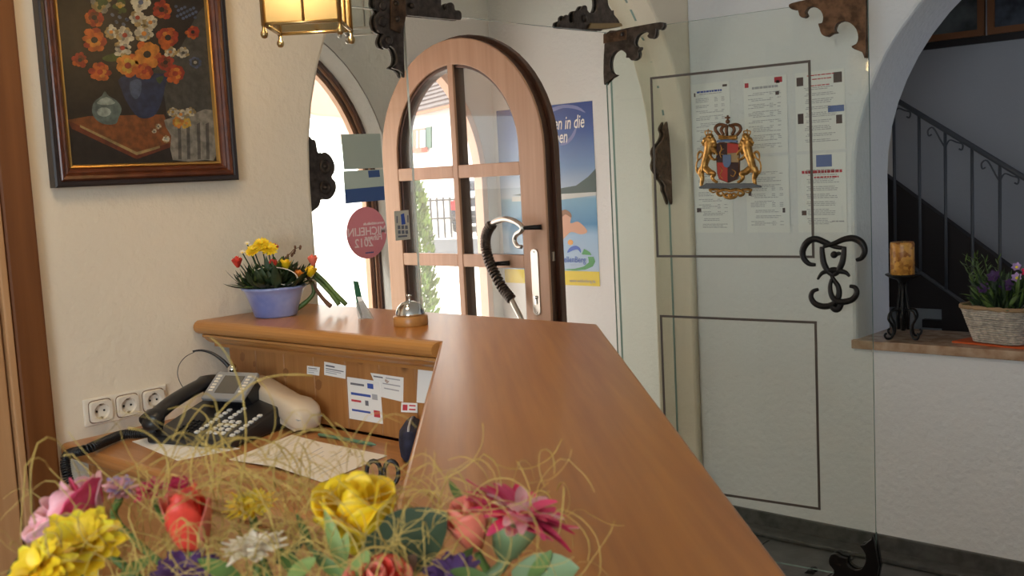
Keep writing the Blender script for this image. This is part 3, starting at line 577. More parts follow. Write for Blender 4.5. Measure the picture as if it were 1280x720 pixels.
cq = smooth([on(198, 536, 2, ZD + 0.03), on(180, 541, 2, ZD + 0.013), on(155, 543, 2, ZD + 0.013), on(135, 550, 2, ZD + 0.014), on(115, 560, 2, ZD + 0.014) + Vector((0, -0.012, 0)), Vector((-2.40, 1.06, ZD - 0.012)), Vector((-2.385, 1.05, ZD - 0.055)), Vector((-2.38, 1.06, ZD - 0.09))], 14, False)
hel = []; u0 = Vector((0, 0, 1))
cum = [0.0]
for a, b in zip(cq, cq[1:]): cum.append(cum[-1] + (b - a).length)
n = 900
for i in range(n):
    s_ = cum[-1] * i / (n - 1); j = max(jj for jj in range(len(cum)) if cum[jj] <= s_ + 1e-9); j = min(j, len(cq) - 2)
    t = (s_ - cum[j]) / max(1e-9, cum[j + 1] - cum[j]); p = cq[j].lerp(cq[j + 1], t); d = (cq[j + 1] - cq[j]).normalized()
    e1 = d.cross(u0); e1 = e1.normalized() if e1.length > .05 else Vector((1, 0, 0)); e2 = d.cross(e1); a = s_ / 0.0056 * 2 * pi
    hel.append(p + e1 * cos(a) * 0.0095 + e2 * sin(a) * 0.0095)
tag(MB().tube(hel, 0.0024, 5).build('coiled_cord', 'black_plastic'), 'black coiled telephone cord hanging over the desk edge', 'cord')
hd = thing('headset', 'thin black headset boom with a wire loop behind the telephone display', 'headset', on(290, 470, 2, ZD), 0)
q = smooth([onp(x, y, Vector((-2.33, 1.5, 0)), Vector((0.6, -0.8, 0))) for x, y in ((241, 439), (252, 438), (264, 441), (274, 447), (283, 455), (289, 463))], 4, False)
MB().tube(q, [0.002 + 0.0042 * i / (len(q) - 1) for i in range(len(q))], 8).build('boom', 'black_plastic', hd, world=True)
q = smooth([onp(x, y, Vector((-2.33, 1.5, 0)), Vector((0.6, -0.8, 0))) for x, y in ((243, 440), (232, 446), (224, 456), (222, 468), (226, 480), (232, 488))], 4, False)
MB().tube(q, 0.001, 6).build('wire', 'black_plastic', hd, world=True)
MB().ell(onp(291, 462, Vector((-2.33, 1.5, 0)), Vector((0.6, -0.8, 0))), (0.014, 0.014, 0.016), 14, 10).build('earpiece', 'chrome', hd, world=True)
e = onp(292, 470, Vector((-2.33, 1.5, 0)), Vector((0.6, -0.8, 0))); MB().tube([e, Vector((e.x, e.y, ZD + 0.002))], 0.012, 10).build('holder', 'black_plastic', hd, world=True)
mat('beige_plastic', (0.62, 0.52, 0.40), 0.4)
dvc = thing('card_terminal', 'cream handheld card terminal lying behind the telephone by the pine panel', 'terminal', on(378, 538, 2, ZD), radians(-14))
mb = MB()
prof = [(-0.14, 0.036, 0.012, 0.052), (-0.10, 0.036, 0.01, 0.055), (0.03, 0.034, 0.008, 0.052), (0.07, 0.04, 0.004, 0.056), (0.10, 0.038, 0.003, 0.052), (0.118, 0.03, 0.006, 0.044), (0.124, 0.016, 0.012, 0.036)]
sec = []
for x, w, z0, z1 in prof:
    sec += [(x, w * math.copysign(abs(cos(a)) ** .5, cos(a)), (z0 + z1) / 2 + (z1 - z0) / 2 * math.copysign(abs(sin(a)) ** .5, sin(a))) for a in [2 * pi * j / 16 for j in range(16)]]
k = len(prof); mb.add(sec, [(i * 16 + j, i * 16 + (j + 1) % 16, (i + 1) * 16 + (j + 1) % 16, (i + 1) * 16 + j) for i in range(k - 1) for j in range(16)] + [tuple(range(16))[::-1], tuple((k - 1) * 16 + j for j in range(16))], 0, True)
mb.build('body', 'beige_plastic', dvc)
mb = MB().box((-0.125, -0.031, 0.0), (0.10, 0.031, 0.012)).build('base', 'beige_plastic', dvc, bevel=0.003)
MB().box((0.105, -0.0335, 0.0275), (0.1195, 0.0335, 0.0287)).build('seam', 'ink_grey', dvc)
dvc.location = (-2.15, 1.487, ZD); dvc.rotation_euler = (0, radians(9), radians(-6)); dvc.scale = (1.05, 1.0, 1.25); dvc.location.z = ZD + 0.0215
MB().box((-0.12, -0.03, -0.036), (-0.05, 0.03, 0.004)).build('stand', 'beige_plastic', dvc)
tag(MB().prism([on(x, y, 2, ZD + 0.0005) for x, y in ((165, 552), (222, 576), (300, 561), (214, 541))], (0, 0, 0.0008)).build('note_sheet', 'paper'), 'blank white sheet of paper lying in front of the black telephone', 'paper')
bk = thing('registration_form', 'folded cream registration leaflet lying open on the desk', 'leaflet', on(385, 575, 2, ZD), 0)
q = [on(x, y, 2, ZD + 0.001) for x, y in ((287, 575), (345, 587), (398, 556), (365, 544))]; q2 = [on(x, y, 2, ZD + 0.001) for x, y in ((345, 587), (403, 603), (484, 570), (398, 556))]
lift = Vector((0, 0, 0.006))
for Q, hi in ((q, (1, 2)), (q2, (0, 3))):
    P = [p + (lift if i in hi else Vector()) for i, p in enumerate(Q)]
    pg = MB().prism(P, (0, 0, 0.0014)).build('page', 'paper_warm', bk, world=True)
    for r in range(7):
        f = lambda u, v: (P[0] * (1 - u) + P[3] * u) * (1 - v) + (P[1] * (1 - u) + P[2] * u) * v + Vector((0, 0, 0.0017))
        v0 = 0.16 + r * 0.1
        MB().face([f(0.12, v0), f(0.12, v0 + 0.012), f(0.85 - (r % 3) * .12, v0 + 0.012), f(0.85 - (r % 3) * .12, v0)]).build('print', 'ink_grey', pg, world=True)
pouch = thing('glasses_case', 'dark blue soft case standing in the counter corner behind the leaflet', 'case', (-1.665, 1.47, ZD), radians(-46))
mb = MB(); sec = []
prof = [(-0.075, 0.01), (-0.06, 0.022), (0, 0.028), (0.06, 0.022), (0.075, 0.01)]
for x, w in prof: sec += [(x, w * cos(a), 0.034 + 0.034 * math.copysign(abs(sin(a)) ** .6, sin(a))) for a in [2 * pi * j / 14 for j in range(14)]]
mb.add(sec, [(i * 14 + j, i * 14 + (j + 1) % 14, (i + 1) * 14 + (j + 1) % 14, (i + 1) * 14 + j) for i in range(4) for j in range(14)] + [tuple(range(14)), tuple(56 + j for j in range(14))], 0, True)
mat('navy_cloth', (0.02, 0.022, 0.05), 0.8, noise=0.5, nscale=40)
mb.build('body', 'navy_cloth', pouch)
MB().tube([(-0.07, -0.001, 0.066), (-0.03, -0.002, 0.069), (0.03, -0.002, 0.069), (0.07, -0.001, 0.066)], 0.003, 6).build('zip', 'ink_grey', pouch)
gl = thing('scissors', 'dark handled scissors standing among the desk things beside the counter edge', 'scissors', on(478, 600, 2, ZD), 0)
P0 = on(478, 613, 2, ZD); P0.z = 0; Nn = Vector((0.7, -0.7, 0))
for cx_, w in ((467, 9), (489, 9)):
    q = [onp(cx_ + w * cos(a), 591 + 15 * sin(a), P0, Nn) for a in [2 * pi * j / 16 for j in range(17)]]
    MB().tube(q, 0.0045, 8, cap=False).build('handle', 'black_plastic', gl, world=True)
a, b = onp(478, 600, P0, Nn), onp(479, 611, P0, Nn)
MB().tube([a, b, b + Vector((0.06, -0.05, 0.0))], [0.005, 0.005, 0.002], 6).build('blade', 'steel', gl, world=True)
pen = [on(398, 543, 2, ZD + 0.006), on(470, 556, 2, ZD + 0.006)]
pn = MB().tube([pen[0], pen[0].lerp(pen[1], .03), pen[0].lerp(pen[1], .92), pen[1]], [0.0025, 0.0045, 0.0045, 0.001], 8)
mat('pen_green', (0.10, 0.2, 0.12), 0.3); tag(pn.build('pen', 'pen_green'), 'green ballpoint pen lying behind the open leaflet', 'pen')

# ---------------------------------------------------------------- bell and card holder on the counter
bl = thing('service_bell', 'chrome reception bell on a round wooden base on the counter', 'bell', on(510, 408, 2, ZC) + Vector((-0.012, 0.02, 0)), 0)
MB().lathe([(0.040, 0), (0.041, 0.002), (0.041, 0.020), (0.039, 0.023), (0, 0.023)], 36).build('base', 'pine_moulding', bl)
MB().lathe([(0.034, 0.0245), (0.035, 0.026), (0.034, 0.029), (0.033, 0.034), (0.028, 0.045), (0.019, 0.053), (0.009, 0.0565), (0.0, 0.057)], 36).build('dome', 'chrome', bl)
MB().lathe([(0.004, 0.056), (0.003, 0.060), (0.003, 0.066), (0.006, 0.068), (0.006, 0.071), (0, 0.073)], 14).build('button', 'chrome', bl)
ch = thing('card_holder', 'small clear stand holding a green edged card on the counter', 'card holder', on(456, 400, 2, ZC), 0)
P0 = on(458, 398, 2, ZC); P0 = Vector((P0.x, P0.y, 0))
mat('clear_acrylic', (0.8, 0.82, 0.82), 0.1); MATS['clear_acrylic'].node_tree.nodes['Principled BSDF'].inputs['Transmission Weight'].default_value = 0.8
mat('card_green', (0.012, 0.09, 0.045), 0.5)
def quadp(px4, th, off=0): q = [onp(x, y, P0 + Vector((-0.0, off, 0)), Vector((0.3, -0.95, 0))) for x, y in px4]; return MB().prism(q, Vector((0.3, -0.95, 0)).normalized() * th)
quadp([(442, 351), (448, 352), (453, 374), (453, 399.5), (447, 384)], 0.002, 0.012).build('card', 'card_green', ch, world=True)
quadp([(446.5, 371), (452, 371), (466, 398), (462, 403), (456, 401)], 0.0015).build('card', 'paper', ch, world=True)
quadp([(445, 378), (454, 376), (467.5, 397), (466, 403), (449, 400)], 0.0025, -0.006).build('stand', 'clear_acrylic', ch, world=True)

# ---------------------------------------------------------------- arched timber door leaf
YD = 3.5
dl = thing('entrance_door', 'pale arched wooden entrance door with glazed panes standing open in the vestibule', 'door', (-4.06, YD, 0))
def archline(x0, x1, zs, r, c, z0=0.03, n=28): return [(x0, z0)] + [(c + r * cos(pi - pi * i / n), zs + r * sin(pi - pi * i / n)) for i in range(n + 1)] + [(x1, z0)]
XC = -3.5275
def hoop(ro, zo, ri, zi, ci, y0, y1, m, name, zb=0.03, bev=0.004):
    a = archline(XC - ro, XC + ro, zo, ro, XC, zb); b = archline(ci - ri, ci + ri, zi, ri, ci, zb); k = len(a)
    vs = [(x, y, z) for y in (y0, y1) for x, z in a + b]; fs = []
    for i in range(k - 1): fs += [(i, i + 1, k + i + 1, k + i), (2 * k + i, 3 * k + i, 3 * k + i + 1, 2 * k + i + 1), (i, 2 * k + i, 2 * k + i + 1, i + 1), (k + i, k + i + 1, 3 * k + i + 1, 3 * k + i)]
    return MB().add(vs, fs).build(name, m, dl, world=True, bevel=bev)
CI = -3.5445
hoop(0.5275, 1.635, 0.40, 1.646, CI, YD, YD + 0.014, 'door_pale', 'frame_face')
hoop(0.525, 1.635, 0.385, 1.646, CI, YD + 0.0145, YD + 0.052, 'door_dark', 'frame_core')
hoop(0.545, 1.635, 0.392, 1.646, CI, YD + 0.0525, YD + 0.088, 'door_dark', 'frame_lip')
MB().box((-3.93, YD, 0.03), (-3.16, YD + 0.014, 0.22)).build('bottom_rail', 'door_pale', dl, world=True, bevel=0.003)
MB().box((-3.93, YD + 0.0145, 0.03), (-3.16, YD + 0.088, 0.22)).build('bottom_rail', 'door_dark', dl, world=True)
ZR = [(0.699, 0.759), (1.112, 1.172), (1.525, 1.585)]
for z0, z1 in ZR:
    for x0, x1 in ((CI - 0.4, -3.5625), (-3.5265, CI + 0.4)):
        r = MB().box((x0, YD + 0.001, z0), (x1, YD + 0.014, z1)).build('rail', 'door_pale', dl, world=True, bevel=0.003)
        MB().box((x0, YD + 0.0145, z0 + 0.004), (x1, YD + 0.075, z1 - 0.004)).build('rail_core', 'door_dark', r, world=True)
mu = MB().box((-3.562, YD, 0.22), (-3.527, YD + 0.014, 2.05)).build('muntin', 'door_pale', dl, world=True, bevel=0.003)
MB().box((-3.560, YD + 0.0145, 0.22), (-3.529, YD + 0.075, 2.05)).build('muntin_core', 'door_dark', mu, world=True)
zz = [0.22] + [z for a in ZR for z in a]
for z0, z1 in ((0.22, 0.699), (0.759, 1.112), (1.172, 1.525)):
    for x0, x1 in ((CI - 0.39, -3.56), (-3.529, CI + 0.39)): MB().box((x0, YD + 0.040, z0 - .003), (x1, YD + 0.043, z1 + .003)).build('glass_pane', 'glass_clear', dl, world=True)
for sg in (-1, 1):
    pts = [(CI, 1.583)] + [(CI + sg * 0.39, 1.583)] + [(CI + sg * 0.39 * cos(pi / 2 * i / 14), 1.646 + 0.39 * sin(pi / 2 * i / 14)) for i in range(15)]
    MB().prism([(x, YD + 0.04, z) for x, z in pts], (0, 0.003, 0)).build('glass_pane', 'glass_clear', dl, world=True)
YH_ = YD - 0.055
def dp(px, py, y=YH_): return on(px, py, 1, y)
hq = smooth([dp(*p) for p in ((656, 410), (650, 395.6), (644, 384), (637.8, 372), (629, 361), (619, 343), (612, 328), (607.8, 312), (607, 299), (610, 288), (616.7, 279), (625.5, 275), (634, 274), (644, 277), (652, 283), (651.5, 289), (645.5, 293), (643, 300), (646.7, 307.5), (652, 308.5))], 5, False)
MB().tube(hq, [0.009 + 0.004 * min(1, abs(i - len(hq)) / 40) for i in range(len(hq))], 10).build('pull_handle', 'steel', dl, world=True)
sg = hq[14:50]; mb = MB(); hel = []
for i in range(len(sg) - 1):
    d = (sg[i + 1] - sg[i]).normalized(); e1 = d.cross(Vector((0, 1, 0))).normalized(); e2 = d.cross(e1)
    for j in range(10):
        p = sg[i].lerp(sg[i + 1], j / 10); a = 2 * pi * (i + j / 10) * 0.85; hel.append(p + (e1 * cos(a) + e2 * sin(a)) * 0.017)
mb.tube(hel, 0.0085, 6).build('handle_wrapping', 'iron', dl, world=True)
for p in ((653, 285), (614, 330)):
    a = dp(*p); MB().tube([a, Vector((a.x + 0.05, YD - 0.01, a.z)), Vector((a.x + 0.06, YD + 0.001, a.z))], [0.009, 0.011, 0.012], 10).build('handle_post', 'iron_black', dl, world=True)
xp = -3.079
pp = [(xp - 0.021, 0.92), (xp - 0.014, 0.909), (xp, 0.905), (xp + 0.014, 0.909), (xp + 0.021, 0.92), (xp + 0.021, 1.185), (xp + 0.014, 1.196), (xp, 1.20), (xp - 0.014, 1.196), (xp - 0.021, 1.185)]
lk = MB().prism([(x, YD - 0.0005, z) for x, z in pp], (0, -0.004, 0)).build('lock_plate', 'steel', dl, world=True, bevel=0.001)
MB().lathe([(0.0085, 0), (0.0085, 0.006), (0, 0.006)], 14, (xp, YD - 0.0045, 0.985), M=Matrix.Rotation(pi / 2, 3, 'X')).build('lock_cylinder', 'chrome', lk, world=True)
MB().box((xp - 0.004, YD - 0.010, 0.955), (xp + 0.004, YD - 0.0045, 0.985)).build('lock_cylinder', 'chrome', lk, world=True)
for z in (0.918, 1.187): MB().lathe([(0.004, 0), (0.003, 0.002), (0, 0.0024)], 10, (xp, YD - 0.0045, z), M=Matrix.Rotation(pi / 2, 3, 'X')).build('screw', 'chrome', lk, world=True)
MB().box((XC + 0.524, YD + 0.028, 1.145), (XC + 0.5285, YD + 0.043, 1.185)).build('latch', 'steel', dl, world=True)

# ---------------------------------------------------------------- poster in the vestibule
YP = 4.4195
A_, B_, C_ = on(739.5, 126, 1, YP), on(751, 358, 1, YP), on(621, 150, 1, YP)
PX0, PX1, PZB, PZT = C_.x, (A_.x + B_.x) / 2, B_.z, A_.z
m = mat('poster_sky', (0.02, 0.07, 0.30), 0.3); nt = m.node_tree; b = nt.nodes['Principled BSDF']
tc = nt.nodes.new('ShaderNodeTexCoord'); sp = nt.nodes.new('ShaderNodeSeparateXYZ'); nt.links.new(tc.outputs['Generated'], sp.inputs[0])
r = nt.nodes.new('ShaderNodeValToRGB'); nt.links.new(sp.outputs[2], r.inputs[0])
for i, (p, c) in enumerate(((0.0, (0.42, 0.53, 0.66)), (0.28, (0.30, 0.48, 0.68)), (0.34, (0.06, 0.24, 0.46)), (0.48, (0.16, 0.36, 0.52)), (0.5, (0.42, 0.52, 0.62)), (0.66, (0.13, 0.25, 0.47)), (0.85, (0.025, 0.09, 0.34)), (1.0, (0.015, 0.06, 0.28)))):
    if i < 2: e = r.color_ramp.elements[i]; e.position = p
    else: e = r.color_ramp.elements.new(p)
    e.color = (*c, 1)
nt.links.new(r.outputs[0], b.inputs['Base Color'])
for n_, c in (('yellow', (0.72, 0.56, 0.03)), ('mountain', (0.045, 0.085, 0.075)), ('shore', (0.55, 0.58, 0.56)), ('skin', (0.62, 0.34, 0.22)), ('hair', (0.25, 0.12, 0.05)), ('green', (0.07, 0.3, 0.09)), ('blue', (0.04, 0.12, 0.5)), ('orange', (0.75, 0.36, 0.08)), ('pale', (0.62, 0.72, 0.82)), ('violet', (0.2, 0.24, 0.5))): mat('print_' + n_, c, 0.35)
po = thing('poster', 'tall blue swimming pool poster with a yellow foot strip on the vestibule wall', 'poster', ((PX0 + PX1) / 2, YP, PZB))
MB().box((PX0, YP - 0.0008, PZB), (PX1, YP, PZT)).build('sheet', 'poster_sky', po, world=True)
def pp_(pts, mm, lay, n=1):
    q = [on(x, y, 1, YP - 0.0009 - lay * 0.0003) for x, y in pts]; q = smooth(q, n) if n > 1 else q
    return MB().face(q).build('print', mm, po, world=True)
MB().face([(PX0, YP - 0.0012, PZB), (PX1, YP - 0.0012, PZB), (PX1, YP - 0.0012, PZB + 0.078), (PX0, YP - 0.0012, PZB + 0.078)]).build('print', 'print_yellow', po, world=True)
pp_([(640, 244), (665, 240), (697, 236), (720, 232), (735, 221), (744.5, 211), (745.5, 240), (720, 244), (690, 247)], 'print_mountain', 1)
pp_([(640, 246), (690, 243), (745, 240), (745.7, 244), (700, 250), (640, 252)], 'print_shore', 2)
pp_([(696, 306), (694, 296), (699, 285), (697, 276), (700, 268), (708, 264), (714, 270), (713, 279), (722, 277), (730, 283), (734, 290), (726, 293), (714, 290), (706, 297)], 'print_skin', 3, 3)
pp_([(698, 274), (699, 266), (706, 262), (713, 266), (714, 272), (707, 268), (702, 272)], 'print_hair', 4, 3)
pp_([(688, 136), (704, 131), (722, 133), (732, 141), (720, 136.5), (704, 135), (690, 140)], 'print_violet', 1, 3)
pp_([(700, 181), (712, 172), (719, 160), (721, 158), (718, 170), (709, 180)], 'print_violet', 1, 3)
q = [(713 + 3.5 * cos(a), 303 + 3.5 * sin(a)) for a in [2 * pi * i / 12 for i in range(12)]]; pp_(q, 'print_orange', 3)
pp_([(709, 316), (712, 310), (719, 307), (725, 310), (726, 316), (722, 312), (716, 313)], 'print_blue', 3, 3)
pp_([(727, 318), (730, 311), (737, 315), (739.5, 319)], 'print_green', 3)
pp_([(735, 321), (742, 321), (744, 327), (741, 333), (732, 337), (718, 338.5), (702, 336.5), (718, 336), (730, 333), (736, 328)], 'print_green', 3)
FR = lambda p: frame(p, (1, 0, 0), (0, 0, 1))
def ptext(s, px, py, size, m, al='RIGHT', sh=0.25, lay=4, sx=0.85, b=0.0): return text('lettering', s, size, FR(on(px, py, 1, YP - 0.0012 - lay * 0.0003)), m, po, sh, 0.0001, al, b, sx)
ptext('chen in die', 730, 152, 0.098, 'ink_white', b=0.001, sx=0.62); ptext('Alpen', 709, 171, 0.098, 'ink_white', b=0.001, sx=0.62)
ptext('WellenBerg', 732, 325, 0.047, 'print_blue', sh=0.0, lay=5); ptext('· · · · · · ·', 730, 332, 0.03, 'ink_grey', sh=0, lay=5)
ptext('www.wellenberg.de', 744.5, 352, 0.026, 'ink_grey', sh=0, lay=4)

# ---------------------------------------------------------------- stickers on the fixed pane
GQ = XG + 0.0055
mat('sticker_grey', (0.42, 0.47, 0.40), 0.5); mat('sticker_pale', (0.50, 0.57, 0.50), 0.5); mat('sticker_blue', (0.05, 0.10, 0.26), 0.5); mat('sticker_rose', (0.78, 0.25, 0.28), 0.5); mat('rose_text', (0.95, 0.72, 0.70), 0.5); mat('sticker_beige', (0.62, 0.57, 0.47), 0.5)
def sq(px4, m, name, lab=None, cat=None, th=0.0008, off=0.0, parent=None):
    o = MB().prism([on(x, y, 0, GQ + off) for x, y in px4], (th, 0, 0)).build(name, m, parent, world=True)
    return tag(o, lab, cat) if lab else o
sq([(426, 168), (475, 167), (478.5, 209.5), (430, 212)], 'sticker_grey', 'sticker', 'square grey green sticker, topmost on the glass beside the entrance', 'sticker')
s2 = sq([(429, 214), (478.5, 211.5), (481, 250), (432, 254.5)], 'sticker_pale', 'sticker', 'grey sticker with blue lower half under the square grey one on the glass', 'sticker')
sq([(431, 237), (480, 232.5), (481, 250), (432, 254.5)], 'sticker_blue', 'print', off=0.0009, th=0.0002, parent=s2)
sq([(460, 213.5), (474, 212.5), (475, 221), (461, 222)], 'sticker_blue', 'print', off=0.0009, th=0.0002, parent=s2)
MI = lambda p: frame(p, (0, -1, 0), (0, 0, 1))                      # faces the street: reads mirrored from the hall
c = on(458.5, 291, 0, GQ); R_ = abs(on(458.5, 258.5, 0, GQ).z - c.z)
s3 = tag(MB().prism([c + Vector((0, R_ * cos(a), R_ * sin(a))) for a in [2 * pi * i / 40 for i in range(40)]], (0.0008, 0, 0)).build('sticker', 'sticker_rose'), 'round pink restaurant guide sticker with mirrored lettering on the glass', 'sticker')
def mt(s, px, py, size, m='rose_text', par=None, sx=1.0): return text('lettering', s, size, MI(on(px, py, 0, GQ + 0.0013)), m, par, 0, 0.0002, 'CENTER', 0.0006, sx)
mt('MICHELIN', 459, 289.5, 0.036, par=s3, sx=0.98); mt('Führer', 467, 297, 0.026, par=s3); mt('2012', 455, 304, 0.038, par=s3); mt('www.michelin.de', 467, 279, 0.012, par=s3); mt('••••••', 462, 316, 0.016, 'sticker_blue', s3)
s4 = sq([(492.5, 264), (510.5, 262.5), (513, 299), (494.5, 301)], 'sticker_beige', 'sticker', 'small beige telephone keypad sticker at the glass doorway edge', 'sticker')
sq([(501, 268), (505, 266.5), (507, 280), (502, 281)], 'ink_blue', 'print', off=0.0009, th=0.0002, parent=s4)
for r in range(2):
    for k in range(3): x, y = 497 + k * 4.6 + r * .4, 282 + r * 6; sq([(x, y), (x + 3.3, y - .3), (x + 3.6, y + 4.2), (x + .3, y + 4.5)], 'ink', 'print', off=0.0009, th=0.0002, parent=s4)
sq([(497.5, 294.6), (509, 293.6), (509.2, 296), (497.7, 297)], 'ink', 'print', off=0.0009, th=0.0002, parent=s4)
for a in ((494.5, 270), (508, 269)): sq([(a[0] + 1, a[1]), (a[0] + 2.5, a[1]), (a[0] + 2.7, a[1] + 9), (a[0] + 1.2, a[1] + 9)], 'ink', 'print', off=0.0009, th=0.0002, parent=s4)

# ---------------------------------------------------------------- typed sheets on the wall behind the glass door
rows = ((1.562, 1.866), (1.243, 1.55)); cols = ((-2.487, -2.305), (-2.240, -2.048), (-2.012, -1.808))
mat('sleeve', (0.82, 0.83, 0.85), 0.25); mat('photo_dark', (0.09, 0.06, 0.06), 0.5); mat('photo_blue', (0.12, 0.18, 0.42), 0.5)
names = (('typed sheet with blue heading', 'typed sheet with two red emblems', 'typed sheet with red heading and small photos'), ('typed sheet partly hidden below the gilded crest', 'typed sheet of long paragraphs', 'typed sheet with red title under a photo'))
for ri, (z0, z1) in enumerate(rows):
    for ci, (x0, x1) in enumerate(cols):
        y = YR - 0.001
        t = thing('menu_sheet', names[ri][ci] + (' in the upper row on the wall' if ri == 0 else ' in the lower row on the wall'), 'notice', ((x0 + x1) / 2, YR, z0), 0, 'typed sheets on the white wall')
        MB().box((x0, y - 0.001, z0), (x1, y, z1)).build('paper', 'paper', t, world=True)
        w = x1 - x0; h = z1 - z0; mb = MB()
        def st(u0, v0, u1, v1, mm): mb.face([(x0 + w * u0, y - 0.0013, z1 - h * v1), (x0 + w * u1, y - 0.0013, z1 - h * v1), (x0 + w * u1, y - 0.0013, z1 - h * v0), (x0 + w * u0, y - 0.0013, z1 - h * v0)], mm)
        rnd = random.Random(ri * 3 + ci); st0 = st
        def st(u0, v0, u1, v1, mm):
            if mm > 2 or v1 - v0 > .04: return st0(u0, v0, u1, v1, mm) if mm > 2 or u1 - u0 < .2 else stw(u0, v0 + .012, u1, v1 - .012, mm)
            return stw(u0, v0, u1, v1, mm)
        def stw(u0, v0, u1, v1, mm):
            while u0 < u1:
                e = min(u1, u0 + rnd.uniform(.03, .11)); st0(u0, v0, e, v1, mm); u0 = e + .012
        v = 0.2
        while v < 0.93:
            for _ in range(rnd.choice((2, 3, 4))):
                if v > 0.93: break
                if ci == 2 or rnd.random() < .6: u0 = .18 + rnd.random() * .05; st(u0, v, .86 - rnd.random() * .25, v + 0.009, 0)
                else: st(.1, v, .4 + rnd.random() * .1, v + 0.009, 0); st(.6, v, .68, v + 0.009, 0); st(.78, v, .86, v + 0.009, 0)
                v += 0.022
            v += 0.03
        k = ri * 3 + ci
        if k == 0: st(.14, .1, .8, .125, 1); st(.2, .14, .8, .15, 0); st(.06, .12, .1, .17, 3); st(.82, .04, .94, .07, 3)
        if k == 1: st(.03, .06, .12, .12, 2); st(.72, .02, .9, .09, 2); st(.76, .06, .84, .1, 3); st(.2, .12, .8, .15, 0); st(.74, .2, .82, .25, 3)
        if k == 2: st(.25, .045, .8, .058, 2); st(.35, .095, .75, .107, 2); st(.3, .175, .7, .187, 2); st(.03, .06, .17, .17, 3); st(.78, .04, .95, .17, 3); st(.66, .45, .98, .53, 4); st(.04, .52, .16, .65, 3); st(.82, .57, .94, .68, 3)
        if k == 3: st(.04, .66, .16, .72, 3); st(.06, .1, .12, .16, 3)
        if k == 4: st(.05, .46, .12, .51, 3); st(.84, .68, .9, .74, 3)
        if k == 5: st(.1, .2, .92, .26, 2); st(.35, .29, .85, .31, 2); st(.4, .02, .72, .17, 4); st(.08, .72, .18, .78, 3); st(.7, .84, .95, .88, 0)
        mb.build('print', ['ink_grey', 'ink_blue', 'ink_red', 'photo_dark', 'photo_blue'], t, world=True)

# ---------------------------------------------------------------- gilded crest on the glass door
cr = thing('coat_of_arms', 'gilded coat of arms with crown and two lions mounted on the glass door', 'crest', (LP + LD * 0.52 + Vector((0, 0, 1.45))), TH)
mat('gold', (0.50, 0.27, 0.075), 0.32, 0.9, noise=0.4, nscale=70, bump=0.2, bscale=160); mat('gold_dark', (0.17, 0.075, 0.035), 0.4, 0.7); mat('shield_red', (0.42, 0.045, 0.035), 0.4); mat('shield_blue', (0.12, 0.18, 0.30), 0.4); mat('shield_dark', (0.045, 0.02, 0.02), 0.4); mat('shield_sand', (0.36, 0.25, 0.12), 0.4); mat('plinth_grey', (0.10, 0.11, 0.12), 0.5)
def cp(x, y, o=0.006): return onp(860 + x / 5.536, 130 + y / 5.536, LP, LN) + LN * o
def cpoly(pts, o, th, m, name, n=1, bev=0.0012):
    q = [cp(x, y, o) for x, y in pts]; q = smooth(q, n) if n > 1 else q
    return MB().prism(q, LN * th).build(name, m, cr, world=True, bevel=bev, seg=1)
def ctube(mb, pts, r, o=0.012, n=4, k=8):
    q = smooth([cp(p[0], p[1], o + (p[2] if len(p) > 2 else 0)) for p in pts], n, False); L = len(q)
    rr = r if not isinstance(r, (list, tuple)) else [r[min(len(r) - 1, int(i / (L - 1) * (len(r) - 1)))] * (1 - (i / (L - 1) * (len(r) - 1)) % 1) + r[min(len(r) - 1, int(i / (L - 1) * (len(r) - 1)) + 1)] * ((i / (L - 1) * (len(r) - 1)) % 1) for i in range(L)]
    mb.tube(q, rr, k)
sh_ = [(210, 275), (240, 262), (285, 268), (330, 262), (362, 275), (368, 350), (366, 480), (352, 520), (320, 532), (290, 545), (258, 532), (228, 520), (214, 480), (208, 380)]
cpoly(sh_, 0.006, 0.012, 'gold_dark', 'shield_back')
cpoly([(212, 276), (285, 270), (285, 400), (212, 402)], 0.0183, 0.0015, 'shield_dark', 'quarter'); cpoly([(287, 270), (362, 276), (366, 335), (287, 340)], 0.0183, 0.0015, 'shield_red', 'quarter')
cpoly([(287, 341), (366, 336), (366, 402), (287, 402)], 0.0183, 0.0012, 'shield_sand', 'quarter'); cpoly([(217, 404), (288, 404), (289, 540), (258, 528), (232, 516), (219, 480)], 0.0183, 0.0015, 'shield_red', 'quarter')
cpoly([(290, 404), (364, 404), (362, 480), (349, 515), (291, 540)], 0.0183, 0.0013, 'shield_dark', 'quarter'); cpoly([(215, 252), (285, 244), (355, 252), (358, 268), (285, 262), (212, 268)], 0.014, 0.008, 'shield_blue', 'mantle')
cpoly([(258, 350), (314, 350), (314, 410), (304, 432), (286, 440), (268, 432), (258, 410)], 0.0199, 0.003, 'shield_blue', 'inner_shield')
mb = MB()
ctube(mb, [(245, 290), (250, 315), (238, 340), (248, 372)], [0.0016, 0.0032, 0.0028, 0.0014], 0.0215); ctube(mb, [(250, 318), (264, 310)], 0.0014, 0.0215); ctube(mb, [(242, 345), (262, 352), (260, 372)], 0.0014, 0.0215); mb.ell(cp(243, 288, .0215), 0.0035, 8, 6)
ctube(mb, [(240, 430), (252, 460), (238, 490), (256, 515)], [0.0012, 0.002, 0.0016, 0.0012], 0.0205); ctube(mb, [(320, 450), (345, 470), (330, 500), (310, 490)], [0.0014, 0.0024, 0.002, 0.001], 0.0205)
mb.build('charge', 'gold', cr, world=True, kind=None)
